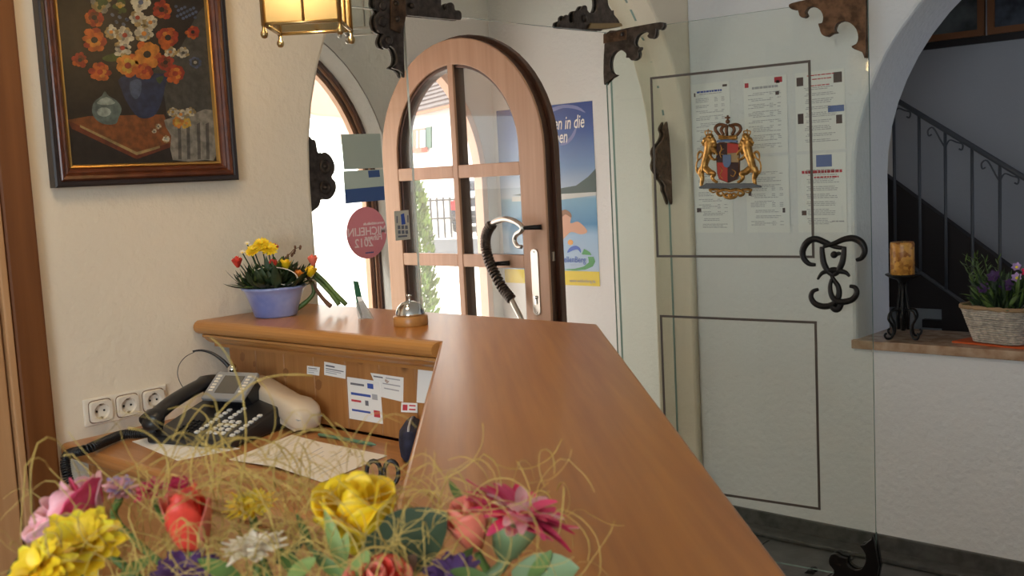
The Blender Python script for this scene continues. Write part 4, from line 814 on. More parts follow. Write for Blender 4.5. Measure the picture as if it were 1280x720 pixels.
def lion(f, name):
    """f maps x: the right-hand lion is the left-hand one turned round"""
    mb = MB(); T = lambda pts: [(f(p[0]),) + tuple(p[1:]) for p in pts]
    ctube(mb, T([(160, 235), (158, 290), (148, 345), (130, 400), (122, 440), (112, 470)]), [0.013, 0.0185, 0.017, 0.0145, 0.0145, 0.011], 0.014, 4, 12)
    ctube(mb, T([(165, 225), (188, 262), (195, 310), (192, 350)]), [0.010, 0.011, 0.008, 0.004], 0.014, 4, 10)
    ctube(mb, T([(112, 440), (100, 475), (110, 515), (104, 555), (112, 568), (126, 568)]), [0.0135, 0.0125, 0.0085, 0.0068, 0.0068, 0.005], 0.013, 4, 10)
    ctube(mb, T([(130, 440, .002), (165, 470, .006), (196, 482, .006), (182, 510, .006), (205, 535, .006), (222, 538, .006)]), [0.0135, 0.0125, 0.009, 0.0068, 0.006, 0.0045], 0.013, 4, 10)
    ctube(mb, T([(165, 300, .005), (192, 318, .007), (210, 330, .008), (222, 352, .008)]), [0.008, 0.0065, 0.005, 0.004], 0.014, 4, 8)
    ctube(mb, T([(150, 330, .003), (180, 372, .007), (205, 385, .009), (216, 372, .009)]), [0.0075, 0.006, 0.0045, 0.004], 0.014, 4, 8)
    ctube(mb, T([(108, 470), (80, 480), (66, 450), (72, 400), (100, 370), (110, 340), (92, 330), (78, 348), (74, 385)]), [0.004, 0.0038, 0.0035, 0.0034, 0.0034, 0.004, 0.005, 0.0045, 0.002], 0.011, 4, 8)
    for a, b, r in ((152, 240, .0125), (172, 262, .012), (182, 290, .011), (158, 275, .012), (140, 262, .009), (190, 320, .010), (168, 225, .013), (196, 285, .012), (150, 295, .011)): mb.ell(cp(f(a), b, 0.017), r, 10, 7)
    mb.ell(cp(f(136), 250, 0.019), (0.0115, 0.010, 0.0105), 12, 8); mb.ell(cp(f(119), 268, 0.019), (0.008, 0.007, 0.006), 10, 7); mb.ell(cp(f(121), 285, 0.017), (0.0055, 0.005, 0.0035), 10, 6)
    for a, b in ((150, 230), (128, 236)): mb.ell(cp(f(a), b, 0.022), 0.0035, 8, 6)
    o = mb.build(name, 'gold', cr, world=True)
    rm = o.modifiers.new('remesh', 'REMESH'); rm.mode = 'VOXEL'; rm.voxel_size = 0.0018; rm.use_smooth_shade = True
    c_ = MB(); ctube(c_, T([(138, 218), (150, 212), (172, 216)]), 0.003, 0.018)
    for a in ((138, 216, 132, 190), (150, 212, 155, 182), (170, 215, 180, 190)): ctube(c_, T([(a[0], a[1]), (a[2], a[3]), (155, 186)]), 0.0022, 0.018)
    c_.ell(cp(f(155), 178, 0.018), 0.003, 8, 6); c_.build('lion_crown', 'gold', o, world=True)
lion(lambda x: x, 'lion'); lion(lambda x: 578 - x, 'lion')
mb = MB(); ctube(mb, [(225, 232), (285, 240), (348, 232)], 0.0075, 0.012); ctube(mb, [(222, 218), (285, 226), (352, 218)], 0.004, 0.014)
mb.build('crown_band', 'gold', cr, world=True)
mb = MB()
for pts in ([(228, 216), (200, 180), (208, 152), (240, 142), (275, 150)], [(348, 216), (374, 180), (366, 152), (336, 142), (298, 150)], [(258, 214), (240, 182), (252, 158), (280, 146)], [(314, 214), (330, 182), (320, 158), (292, 146)], [(285, 218, .006), (284, 180, .01), (285, 148, .004)]): ctube(mb, pts, [0.0058, 0.0066, 0.0062, 0.005], 0.013)
mb.ell(cp(285, 122, .013), 0.0085, 12, 8); mb.tube([cp(285, 112, .013), cp(285, 78, .013)], 0.0036, 8); mb.tube([cp(268, 95, .013), cp(300, 95, .013)], 0.0034, 8)
mb.build('crown', 'gold_dark', cr, world=True)
cpoly([(95, 570), (110, 566), (140, 548), (462, 548), (500, 562), (517, 568), (515, 578), (95, 584)], 0.006, 0.016, 'plinth_grey', 'plinth')
mb = MB()
for s_ in (1, -1):
    X = lambda x: 303 + s_ * (x - 303)
    ctube(mb, [(X(303), 600), (X(340), 592), (X(375), 600), (X(395), 618), (X(372), 634), (X(352), 622), (X(362), 610)], [0.006, 0.0062, 0.0055, 0.0045, 0.003], 0.012)
    ctube(mb, [(X(380), 592), (X(415), 590), (X(448), 594), (X(425), 612), (X(400), 604)], [0.004, 0.0055, 0.003, 0.002], 0.012)
    ctube(mb, [(X(303), 650), (X(330), 645), (X(345), 632), (X(325), 618), (X(312), 630)], [0.006, 0.0058, 0.005, 0.003], 0.013)
mb.ell(cp(303, 632, .014), (0.010, 0.008, 0.010), 12, 8); mb.ell(cp(303, 652, .012), 0.005, 8, 6)
for x in range(170, 440, 24): mb.ell(cp(x, 592, .010), (0.0075, 0.005, 0.005), 8, 6)
mb.build('scrollwork', 'gold', cr, world=True)

# ---------------------------------------------------------------- hatch: candle, planter; stair hall behind
ca = thing('candle_holder', 'black wrought iron candle holder with scroll feet on the marble sill', 'candle holder', on(1129, 418, 1, 3.97) * 1.0, 0)
ca.location = (on(1129, 418, 1, 3.97).x, 3.97, 0.8292)
mb = MB()
for z, r in ((0.05, .014), (0.1, .016)): pass
mb.lathe([(0.008, 0.03), (0.014, 0.045), (0.013, 0.10), (0.018, 0.108), (0.008, 0.12), (0.006, 0.20), (0.012, 0.212), (0.022, 0.226), (0.05, 0.236), (0.064, 0.246), (0.062, 0.249), (0.0, 0.240)], 20).build('stem', 'iron_black', ca)
for k in range(4):
    a = k * pi / 2 + .3; MB().tube([(0.017 * cos(a), 0.017 * sin(a), 0.035), (0.02 * cos(a), 0.02 * sin(a), 0.10), (0.012 * cos(a), 0.012 * sin(a), 0.17), (0.009 * cos(a), 0.009 * sin(a), 0.225)], 0.006, 6).build('stem_bar', 'iron_black', ca)
    a = pi / 4 + k * pi / 2 + .3; d = Vector((cos(a), sin(a), 0)); Z = Vector((0, 0, 1))
    q = smooth([d * 0.012 + Z * 0.10, d * 0.03 + Z * 0.112, d * 0.058 + Z * 0.105, d * 0.068 + Z * 0.08, d * 0.05 + Z * 0.055, d * 0.045 + Z * 0.03, d * 0.055 + Z * 0.007, d * 0.078 + Z * 0.007, d * 0.086 + Z * 0.02, d * 0.078 + Z * 0.027], 4, False)
    MB().tube(q, 0.0045, 8).build('scroll_foot', 'iron_black', ca)
m = mat('candle_amber', (0.52, 0.20, 0.03), 0.35, sub=0.2); nt = m.node_tree; b = nt.nodes['Principled BSDF']
vo = nt.nodes.new('ShaderNodeTexVoronoi'); vo.inputs['Scale'].default_value = 75; tc = nt.nodes.new('ShaderNodeTexCoord'); nt.links.new(tc.outputs['Object'], vo.inputs['Vector'])
r = nt.nodes.new('ShaderNodeValToRGB'); nt.links.new(vo.outputs['Color'], r.inputs[0]); r.color_ramp.elements[0].color = (0.28, 0.07, 0.012, 1); r.color_ramp.elements[1].color = (0.72, 0.36, 0.07, 1); r.color_ramp.elements[1].position = .8
nt.links.new(r.outputs[0], b.inputs['Base Color'])
cd = thing('candle', 'thick mottled amber pillar candle standing on the iron holder', 'candle', ca.location + Vector((0, 0, 0.2425)))
MB().lathe([(0.0, 0.0), (0.041, 0.0), (0.044, 0.004), (0.0445, 0.12), (0.042, 0.128), (0.034, 0.127), (0.0, 0.122)], 28).build('wax', 'candle_amber', cd)
MB().tube([(0, 0, 0.121), (0.001, 0, 0.131)], 0.0012, 6).build('wick', 'black_plastic', cd)
tag(MB().box((-1.535, 4.235, 0.72), (-1.40, 4.25, 0.99)).build('white_panel', 'white_paint'), 'pale panel low behind the iron candle holder', 'panel') if False else None
mat('wicker', (0.50, 0.44, 0.38), 0.8, noise=0.3, nscale=60); mat('wicker_band', (0.34, 0.22, 0.12), 0.8); mat('orange_cloth', (0.55, 0.09, 0.012), 0.7)
bx, by, bz = -1.272, 3.995, 0.8305
tag(MB().prism([(x, y, bz - 0.001) for x, y in ((-1.44, 3.945), (-1.03, 3.88), (-1.02, 4.06), (-1.40, 4.10))], (0, 0, 0.006)).build('napkin', 'orange_cloth'), 'folded orange napkin lying under the wicker planter', 'napkin')
bt = thing('wicker_planter', 'pale square wicker basket planter standing on the marble sill', 'basket', (bx, by, bz + 0.006), radians(-14))
def ringpts(hw, z, r=0.02, n=40):
    out = []
    for i in range(n):
        a = 2 * pi * i / n; c_, s_ = cos(a), sin(a); out.append(Vector((hw * math.copysign(abs(c_) ** .45, c_), hw * .8 * math.copysign(abs(s_) ** .45, s_), z)))
    return out
mb = MB(); NR = 15
for i in range(NR):
    z = 0.006 + i * 0.0082; hw = 0.09 + 0.038 * i / NR; q = ringpts(hw, z, n=64)
    q = [p * (1 + (0.018 if (j // 2 + i) % 2 else -0.012)) * 1.0 for j, p in enumerate(q)]; q = [Vector((p.x, p.y, z)) for p in q]
    mb.tube(q + [q[0]], 0.0045, 5, cap=False)
mb.build('weave', 'wicker', bt, kind='stuff')
b0, b1 = ringpts(0.085, 0.004, n=32), ringpts(0.122, 0.125, n=32)
mb = MB().add([*b0, *b1], [(i, (i + 1) % 32, 32 + (i + 1) % 32, 32 + i) for i in range(32)] + [tuple(range(32))]); mb.build('lining', 'wicker', bt)
for i in range(0, 32, 2): MB().tube([b0[i] * 1.03, b1[i] * 1.03 + Vector((0, 0, 0.006))], 0.0035, 5).build('stake', 'wicker', bt)
for s_ in range(2):
    q = [p + Vector((0, 0, 0.004 * sin(i * 1.7 + s_ * pi))) for i, p in enumerate(ringpts(0.131, 0.132, n=64))]; MB().tube(q + [q[0]], 0.006, 6, cap=False).build('rim', 'wicker_band', bt)
MB().face([p * 0.97 + Vector((0, 0, 0)) for p in ringpts(0.12, 0.112, n=24)]).build('soil', 'stone_dark', bt)
mat('leaf_dark', (0.03, 0.055, 0.02), 0.55, noise=0.4, nscale=20); mat('leaf_mid', (0.09, 0.155, 0.03), 0.5, noise=0.35, nscale=20); mat('leaf_pale', (0.25, 0.34, 0.09), 0.5, noise=0.25, nscale=20); mat('leaf_grey', (0.17, 0.24, 0.11), 0.55)
mat('pet_pink', (0.80, 0.07, 0.19), 0.5, noise=0.3, nscale=30); mat('pet_pink_pale', (0.92, 0.42, 0.46), 0.5, noise=0.35, nscale=25); mat('pet_magenta', (0.66, 0.015, 0.10), 0.5, noise=0.3, nscale=30); mat('pet_yellow', (0.92, 0.62, 0.015), 0.5, noise=0.08, nscale=30); mat('pet_lemon', (0.90, 0.70, 0.03), 0.5); mat('pet_red', (0.75, 0.06, 0.035), 0.5, noise=0.25, nscale=30); mat('pet_salmon', (0.85, 0.22, 0.15), 0.5, noise=0.2, nscale=30); mat('pet_white', (0.82, 0.72, 0.57), 0.55); mat('pet_purple', (0.065, 0.022, 0.11), 0.6); mat('pet_lilac', (0.42, 0.28, 0.55), 0.6); mat('twig', (0.13, 0.06, 0.03), 0.7); mat('pet_orange', (0.75, 0.25, 0.03), 0.5)
for nm_ in ('pet_pink', 'pet_pink_pale', 'pet_yellow', 'pet_lemon', 'pet_red', 'pet_salmon', 'pet_white'):
    MATS[nm_].node_tree.nodes['Principled BSDF'].inputs['Subsurface Weight'].default_value = 0.15; MATS[nm_].node_tree.nodes['Principled BSDF'].inputs['Subsurface Radius'].default_value = (0.006, 0.003, 0.002)
def blade(L, w, m, curl=0.3, n=6, name='leaf', parent=None, mx=None, cup=0.15, tip=0.0):
    """a leaf or petal lying along +x, curling up along z"""
    vs = []; fs = []
    for i in range(n + 1):
        t = i / n; a = curl * t; x = L * (sin(a) / curl if abs(curl) > 1e-3 else t); z = L * ((1 - cos(a)) / curl if abs(curl) > 1e-3 else 0)
        ww = w * (sin(pi * min(1, (t * (1 - tip) + 0.06))) ** 0.7 if t < 1 or tip else 0.06)
        for s_ in (-1, -.4, .4, 1): vs.append((x, s_ * ww / 2, z + cup * ww * abs(s_) ** 2))
    for i in range(n):
        for j in range(3): fs.append((i * 4 + j, i * 4 + j + 1, (i + 1) * 4 + j + 1, (i + 1) * 4 + j))
    mb = MB().add(vs, fs, 0, True)
    if mx is not None: mb.v = [mx @ p for p in mb.v]
    return mb.build(name, m, parent) if name else mb
def rotm(az, el, loc=(0, 0, 0)): return Matrix.Translation(Vector(loc)) @ Matrix.Rotation(az, 4, 'Z') @ Matrix.Rotation(-el, 4, 'Y')
rn = random.Random(3)
l0 = None
fol = thing('basket_plant', 'leafy green plant with dark and magenta blooms growing in the wicker planter', 'plant', (bx, by, bz + 0.115), 0)
for i in range(290):           # leafy shoots
    a = rn.uniform(0, 2 * pi); r = rn.uniform(0, 0.10); base = Vector((r * cos(a), r * .8 * sin(a), rn.uniform(-0.005, 0.085)))
    mx = rotm(a + rn.uniform(-.6, .6), rn.uniform(0.3, 1.45), base) @ Matrix.Rotation(rn.uniform(0, 6), 4, 'X')
    o = blade(rn.uniform(0.05, 0.1), rn.uniform(0.008, 0.02), rn.choice(('leaf_dark', 'leaf_dark', 'leaf_mid')), 0.5, 5, 'leaf', fol, mx)
for i in range(14):
    a = 2.4 + rn.uniform(-.9, .9); base = Vector((-0.05 + rn.uniform(-.03, .03), rn.uniform(-.03, .03), 0.02)); d = Vector((cos(a) * .45, sin(a) * .3, 1)).normalized(); L = rn.uniform(0.11, 0.2)
    st_ = MB().tube([base, base + d * L * .5 + Vector((0, 0, .01)), base + d * L], [0.0016, 0.0014, 0.0008], 5).build('stem', 'leaf_mid', fol)
    for k in range(9):
        p = base + d * L * (0.25 + 0.75 * k / 8); blade(rn.uniform(0.02, 0.04), 0.006, rn.choice(('leaf_mid', 'leaf_grey')), 0.3, 3, 'leaflet', st_, rotm(rn.uniform(0, 6.28), rn.uniform(.2, .9), p))
def small_bloom(parent, p, r, m, c, k=6, nm='bloom', dirn=(0, -1, .6)):
    mx = aim(p, dirn, rn.uniform(0, 6)); core = MB(); core.ell((0, 0, 0), (r * .3, r * .3, r * .22), 8, 6); core.v = [mx @ v for v in core.v]; o = core.build(nm, c, parent)
    for i in range(k): blade(r, r * .75, m, 0.4, 4, 'petal', o, mx @ rotm(2 * pi * i / k, 0.25))
    return o
for p, r, m_, c_ in (((0.03, -0.06, 0.10), 0.03, 'pet_purple', 'pet_purple'), ((-0.02, -0.04, 0.13), 0.028, 'pet_purple', 'pet_purple'), ((-0.045, -0.07, 0.09), 0.026, 'pet_purple', 'pet_purple'), ((0.06, -0.05, 0.13), 0.022, 'pet_lilac', 'pet_lemon'), ((0.05, -0.02, 0.165), 0.02, 'pet_lilac', 'pet_lemon'), ((0.115, -0.07, 0.10), 0.026, 'pet_magenta', 'pet_lemon'), ((0.09, -0.03, 0.15), 0.024, 'pet_magenta', 'pet_lemon')): small_bloom(fol, Vector(p), r, m_, c_)

# stair hall
YS = 5.1
rl = thing('stair_railing', 'black wrought iron stair railing rising in the dim hall behind the hatch', 'railing', on(1180, 300, 1, YS), 0)
h0, h1 = on(1125, 128, 1, YS), on(1280, 222, 1, YS); dv_ = (h1 - h0) / (h1.x - h0.x); R0, R1 = h0 - dv_ * 0.5, h1 + dv_ * 1.0
MB().tube([R0, R1], 0.013, 8).build('handrail', 'iron_grey', rl, world=True)
drop = 0.76; MB().tube([R0 - Vector((0, 0, drop)), R1 - Vector((0, 0, drop))], 0.009, 6).build('bottom_rail', 'iron_grey', rl, world=True)
x = on(1118, 215, 1, YS).x - 3 * 0.1225; k = 0
while x < R1.x:
    p = h0 + dv_ * (x - h0.x); bo = MB().tube([p, p - Vector((0, 0, drop))], 0.0075, 6).build('baluster', 'iron_grey', rl, world=True)
    if k % 2 == 1:
        for sg in (-1, 1):
            e = p + Vector((sg * 0.055, 0, 0)) + (dv_ * sg * .055 - Vector((sg * .055, 0, 0))); q = smooth([p - Vector((0, 0, 0.085)), p + Vector((sg * .02, 0, -.05)), e + Vector((0, 0, -.025)), e + Vector((sg * .025, 0, -.035)), e + Vector((sg * .022, 0, -.06)), e + Vector((sg * .008, 0, -.055))], 4, False)
            MB().tube(q, 0.004, 6).build('scroll', 'iron_grey', bo, world=True)
    x += 0.1225; k += 1
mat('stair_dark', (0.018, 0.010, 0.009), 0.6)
sw = thing('staircase', 'dark stair flight rising behind the iron railing in the hall', 'stairs', on(1180, 360, 1, 5.3), 0)
s0, s1 = on(1110, 222, 1, 5.2), on(1232, 312, 1, 5.2); sd = (s1 - s0) / (s1.x - s0.x)
E0, E1 = s0 - sd * (s0.x + 2.48), s0 + sd * ((0.0 - s0.z) / sd.z)
zb = on(1120, 384, 1, 5.2).z
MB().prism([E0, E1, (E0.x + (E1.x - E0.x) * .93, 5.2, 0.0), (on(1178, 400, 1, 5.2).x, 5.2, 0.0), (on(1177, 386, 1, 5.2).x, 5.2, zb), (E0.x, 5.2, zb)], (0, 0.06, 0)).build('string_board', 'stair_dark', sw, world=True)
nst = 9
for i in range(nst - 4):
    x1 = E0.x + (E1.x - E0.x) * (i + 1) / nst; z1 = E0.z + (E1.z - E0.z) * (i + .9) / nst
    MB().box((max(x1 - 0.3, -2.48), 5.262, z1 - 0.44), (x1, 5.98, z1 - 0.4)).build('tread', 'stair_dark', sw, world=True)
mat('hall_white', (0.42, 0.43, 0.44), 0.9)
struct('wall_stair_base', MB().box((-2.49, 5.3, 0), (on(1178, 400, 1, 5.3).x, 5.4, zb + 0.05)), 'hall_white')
sp_ = on(1160, 58, 1, 5.995); ep_ = on(1280, 44, 1, 5.995)
struct('trim_5', MB().box((-2.49, 5.975, sp_.z - 0.018), (2.4, 6.0, sp_.z + 0.018)), 'stair_dark')
mat('print_hall', (0.07, 0.08, 0.10), 0.6, noise=0.6, nscale=12, c2=(0.02, 0.02, 0.03)); mat('print_hall_pale', (0.13, 0.14, 0.14), 0.6, noise=0.6, nscale=6, c2=(0.03, 0.03, 0.03)); mat('orange_wood', (0.22, 0.08, 0.025), 0.5)
def hallpic(px0, px1, py, lab, m_):
    a, b_ = on(px0, py, 1, 5.99), on(px1, py, 1, 5.99); t = thing('framed_picture', lab, 'picture', (a.x, 5.99, a.z), 0)
    z0 = sp_.z + 0.02; z1 = 2.62; w = 0.035
    for lo, hi in (((a.x, z0), (b_.x, z0 + w)), ((a.x, z1 - w), (b_.x, z1)), ((a.x, z0 + w), (a.x + w, z1 - w)), ((b_.x - w, z0 + w), (b_.x, z1 - w))): MB().box((lo[0], 5.965, lo[1]), (hi[0], 5.99, hi[1])).build('frame_bar', 'orange_wood', t, world=True)
    MB().box((a.x + w, 5.98, z0 + w), (b_.x - w, 5.99, z1 - w)).build('picture', m_, t, world=True)
hallpic(1236, 1400, 40, 'dark picture in an orange wood frame high on the hall wall', 'print_hall'); hallpic(1120, 1232, 50, 'pale landscape picture high on the hall wall beside the orange framed one', 'print_hall_pale')
lamp('hall_fill', 'AREA', (2.46, 4.9, 1.1), 11, (0.62, 0.75, 1.0), 1.0, (-1, 0.1, -0.05), 1.1)  # added cool fill for the stair hall; the wall has no window here

# ---------------------------------------------------------------- lanterns
mat('lantern_glass', (0.95, 0.87, 0.64), 0.35); 
g = MATS['lantern_glass'].node_tree; g.nodes.clear(); go = g.nodes.new('ShaderNodeOutputMaterial'); gx = g.nodes.new('ShaderNodeMixShader'); gx.inputs[0].default_value = 0.5
gt = g.nodes.new('ShaderNodeBsdfTransparent'); gt.inputs[0].default_value = (0.97, 0.91, 0.76, 1); gd = g.nodes.new('ShaderNodeBsdfTranslucent'); gd.inputs[0].default_value = (0.40, 0.34, 0.22, 1)
g.links.new(gt.outputs[0], gx.inputs[1]); g.links.new(gd.outputs[0], gx.inputs[2]); g.links.new(gx.outputs[0], go.inputs[0])
def lantern(loc, rz, lab, on_, met, S_=0.165, Hh=0.30, gl_='lantern_glass'):
    t = thing('hanging_lantern', lab, 'lantern', loc, rz, 'box lanterns on the ceiling'); h = S_ / 2
    for sx in (-1, 1):
        for sy in (-1, 1):
            p = MB().tube([(sx * h, sy * h, -0.004), (sx * h, sy * h, Hh)], 0.0055, 8).build('corner_post', met, t)
            MB().lathe([(0.004, -0.002), (0.004, -0.012), (0.008, -0.018), (0.0085, -0.023), (0.006, -0.029), (0, -0.031)][::-1], 12, (sx * h, sy * h, 0)).build('finial', met, p)
    for z in (0.0, Hh):
        for s_ in (-1, 1):
            MB().tube([(-h, s_ * h, z), (h, s_ * h, z)], 0.0042, 6).build('rail', met, t); MB().tube([(s_ * h, -h, z), (s_ * h, h, z)], 0.0042, 6).build('rail', met, t)
    for s_ in (-1, 1):
        MB().box((-h + .005, s_ * (h - .003) - .001, 0.004), (h - .005, s_ * (h - .003) + .001, Hh - .004)).build('glass_pane', gl_, t)
        MB().box((s_ * (h - .003) - .001, -h + .007, 0.004), (s_ * (h - .003) + .001, h - .007, Hh - .004)).build('glass_pane', gl_, t)
        MB().tube([(0.004, s_ * h, 0), (0.004, s_ * h, Hh)], 0.0034, 6).build('glazing_bar', met, t); MB().tube([(s_ * h, 0, 0), (s_ * h, 0, Hh)], 0.0034, 6).build('glazing_bar', met, t)
    mb = MB().add([(-h - .01, -h - .01, Hh), (h + .01, -h - .01, Hh), (h + .01, h + .01, Hh), (-h - .01, h + .01, Hh), (-.03, -.03, Hh + .1), (.03, -.03, Hh + .1), (.03, .03, Hh + .1), (-.03, .03, Hh + .1)], [(0, 1, 5, 4), (1, 2, 6, 5), (2, 3, 7, 6), (3, 0, 4, 7), (4, 5, 6, 7)]); mb.build('roof', met, t)
    MB().tube([(0, 0, Hh + .1), (0, 0, H - loc[2])], 0.004, 6).build('hanging_rod', met, t); MB().lathe([(0.05, H - loc[2] - 0.02), (0.05, H - loc[2] - .001), (0, H - loc[2] - .001)], 20).build('ceiling_rose', met, t)
    if on_: mat('bulb', (1, .8, .5), 0.3, emit=((1, 0.84, 0.58), 2.5))
    else: mat('bulb_off', (.8, .8, .78), 0.3)
    MB().ell((0, 0, 0.17), (0.024, 0.024, 0.034), 14, 10).build('bulb', 'bulb' if on_ else 'bulb_off', t); MB().tube([(0, 0, .2), (0, 0, Hh)], 0.013, 10).build('bulb_holder', met, t)
    if on_: lamp('lantern_light', 'POINT', (loc[0], loc[1], loc[2] + 0.12), on_, (1, 0.76, 0.46), 0.04)
c0 = (deep(329, 28, 2.3) + deep(425, 25, 2.3)) / 2 + Vector((-0.677, 0.735, 0)) * 0.083
lantern((c0.x, c0.y, c0.z - 0.002), radians(42.6), 'brass box lantern with lit yellow glass hanging over the reception counter', 5.6, 'brass')
lantern((-2.90, 2.47, 2.052), radians(42), 'unlit grey box lantern hanging in the vestibule behind the glass screen', 0, 'steel', gl_='glass_clear')

# ---------------------------------------------------------------- outside
struct('ground', MB().box((-120, -90, -0.3), (-4.45, 140, -0.03)), 'pavement') if False else None
mat('pavement', (0.62, 0.60, 0.56), 0.9, noise=0.1, nscale=2); mat('asphalt', (0.06, 0.06, 0.065), 0.9, noise=0.2, nscale=4); mat('house_wall', (0.66, 0.64, 0.62), 0.9, bump=0.2, bscale=3); mat('roof_tile', (0.11, 0.095, 0.095), 0.8, noise=0.25, nscale=3); mat('shutter_green', (0.035, 0.085, 0.055), 0.6); mat('frame_brown', (0.28, 0.11, 0.06), 0.6); mat('window_glass', (0.30, 0.36, 0.42), 0.1); mat('fence_grey', (0.055, 0.05, 0.05), 0.7)
struct('pavement_outside', MB().box((-120, -90, -0.3), (-4.451, 140, -0.03)), 'pavement')
def g_(px, py, z=-0.03): return on(px, py, 2, z)
P0 = deep(556, 140, 45); hd_ = Vector((-0.909, 0.413, 0)); hn = Vector((-0.413, -0.909, 0))
ho = thing('house', 'white house across the street with tiled roof and green shutters', 'house', (P0.x, P0.y, -0.03), 0)
def hp_(px, py, o=0.0): return onp(px, py, P0 + hn * o, hn)
ez = hp_(556, 136).z
def along(s_, z, o=0.0): q = P0 + hd_ * s_ + hn * o; return Vector((q.x, q.y, z))
MB().prism([along(-9, -0.03), along(7.2, -0.03), along(7.2, ez), along(-9, ez)], hn * -8).build('wall', 'house_wall', ho, world=True)
up = Vector((0, 0, 1)); rd = (-hn * 0.8 + up * 0.6).normalized()
for i in range(16):            # rows of roof tiles, each lapping the next
    a = along(-9.6, ez, 0.7) + rd * (i * 0.42); b_ = along(7.5, ez, 0.7) + rd * (i * 0.42); t_ = rd.cross(hd_).normalized(); t_ = t_ if t_.z > 0 else -t_
    MB().add([a + t_ * .10, b_ + t_ * .10, b_ + rd * .46 + t_ * .02, a + rd * .46 + t_ * .02, a, b_], [(0, 1, 2, 3), (0, 4, 5, 1)]).build('tile_row', 'roof_tile', ho, world=True)
MB().prism([along(-9.6, ez - .12, 0.7), along(7.5, ez - .12, 0.7), along(7.5, ez, 0.7), along(-9.6, ez, 0.7)], hn * -0.1).build('eaves_board', 'frame_brown', ho, world=True)
def hw(px0, px1, py0, py1, o, th, m_, nm, par): q = [hp_(px0, py0 - (px0 - 526) * .12, o), hp_(px1, py0 - (px1 - 526) * .12, o), hp_(px1, py1 - (px1 - 526) * .08, o), hp_(px0, py1 - (px0 - 526) * .08, o)]; return MB().prism(q, hn * th).build(nm, m_, par, world=True)
wi = hw(519, 533, 161, 187, 0.02, 0.08, 'frame_brown', 'window', ho); hw(525.5, 532, 163, 185.5, 0.1, 0.02, 'window_glass', 'pane', wi); hw(521, 522.5, 163, 185.5, 0.1, 0.02, 'house_wall', 'pane', wi)
hw(512, 518.5, 161, 187, 0.02, 0.06, 'shutter_green', 'shutter', ho); hw(533.5, 540, 160, 186, 0.02, 0.06, 'shutter_green', 'shutter', ho)
mat('geranium', (0.42, 0.10, 0.06), 0.8, noise=0.5, nscale=3)
fb = hw(516, 534.5, 185, 191, 0.1, 0.3, 'geranium', 'flower_box', ho)
fn = thing('fence', 'pale picket fence along the street beyond the entrance', 'fence', on(555, 290, 2, -0.03), 0)
FP = deep(555, 268, 28); FD = Vector((0.735 * .8 + .0, 0.677 * .8, 0)).normalized(); FNn = Vector((-FD.y, FD.x, 0))
for i in range(10, 26):
    p = FP + FD * (i - 13) * 0.17; MB().box((p.x - .02, p.y - .02, -0.03), (p.x + .02, p.y + .02, FP.z + 0.45)).build('picket', 'fence_grey', fn, world=True)
for dz in (0.38, -0.1): a, b_ = FP - FD * .55, FP + FD * 2.3; MB().tube([(a.x, a.y, FP.z + dz), (b_.x, b_.y, FP.z + dz)], 0.03, 6).build('rail', 'fence_grey', fn, world=True)
rq = [g_(533, 318), g_(640, 318), g_(640, 303), g_(533, 300)]
struct('road', MB().prism([deep(x, y, 1) * 1 if False else on(x, y, 2, -0.029) for x, y in ((533, 318), (760, 318), (760, 295), (533, 300))], (0, 0, 0.006)), 'asphalt')
cq_ = on(590, 285, 2, -0.03)
car_p = deep(600, 245, 30); cR = Vector((0.735, 0.677, 0)); cF = Vector((-0.677, 0.735, 0))
car = thing('car', 'dark car with a red rear lamp parked across the street', 'car', (car_p.x, car_p.y, -0.03), radians(42.6))
mat('car_paint', (0.05, 0.055, 0.07), 0.25, 0.3); mat('tail_red', (0.55, 0.01, 0.015), 0.3)
mb = MB(); prof = [(-0.85, .25), (-0.88, .55), (-0.86, .85), (-0.74, .95), (-0.66, 1.38), (-0.5, 1.46), (0.5, 1.46), (0.66, 1.38), (0.74, .95), (0.86, .85), (0.88, .55), (0.85, .25)]
mb.prism([(x, 0, z) for x, z in prof], (0, 3.9, 0)).build('body', 'car_paint', car, bevel=0.08, seg=3)
MB().prism([(-0.6, -0.01, 0.98), (0.6, -0.01, 0.98), (0.52, 0.05, 1.36), (-0.52, 0.05, 1.36)], (0, -0.02, 0)).build('rear_window', 'window_glass', car)
for s_ in (-1, 1):
    MB().box((s_ * .76 - .1, -0.03, 0.66), (s_ * .76 + .1, 0.03, 0.92)).build('tail_lamp', 'tail_red', car)
    MB().lathe([(0.0, -0.09), (0.30, -0.09), (0.32, 0), (0.30, 0.09), (0, 0.09)], 20, (s_ * 0.76, 0.75, 0.32), M=Matrix.Rotation(pi / 2, 3, 'Y')).build('wheel', 'black_plastic', car); MB().lathe([(0.0, -0.09), (0.30, -0.09), (0.32, 0), (0.30, 0.09), (0, 0.09)], 20, (s_ * 0.76, 3.1, 0.32), M=Matrix.Rotation(pi / 2, 3, 'Y')).build('wheel', 'black_plastic', car)
MB().box((-0.84, -0.06, 0.32), (0.84, 0.0, 0.55)).build('bumper', 'black_plastic', car, bevel=0.03); MB().box((-.26, -.065, .62), (.26, -.0, .73)).build('number_plate', 'white_paint', car)
th_ = thing('thuja', 'slim column of green conifer growing outside the entrance door', 'shrub', (deep(521, 300, 9.5).x, deep(521, 300, 9.5).y, -0.03), 0)
MB().tube([(0, 0, 0), (0, 0, 1.0)], 0.02, 6).build('trunk', 'twig', th_)
mat('thuja_green', (0.13, 0.22, 0.055), 0.7, noise=0.5, nscale=9)
mb = MB(); rt = random.Random(5); ztop = deep(521, 224, 9.5).z + 0.03
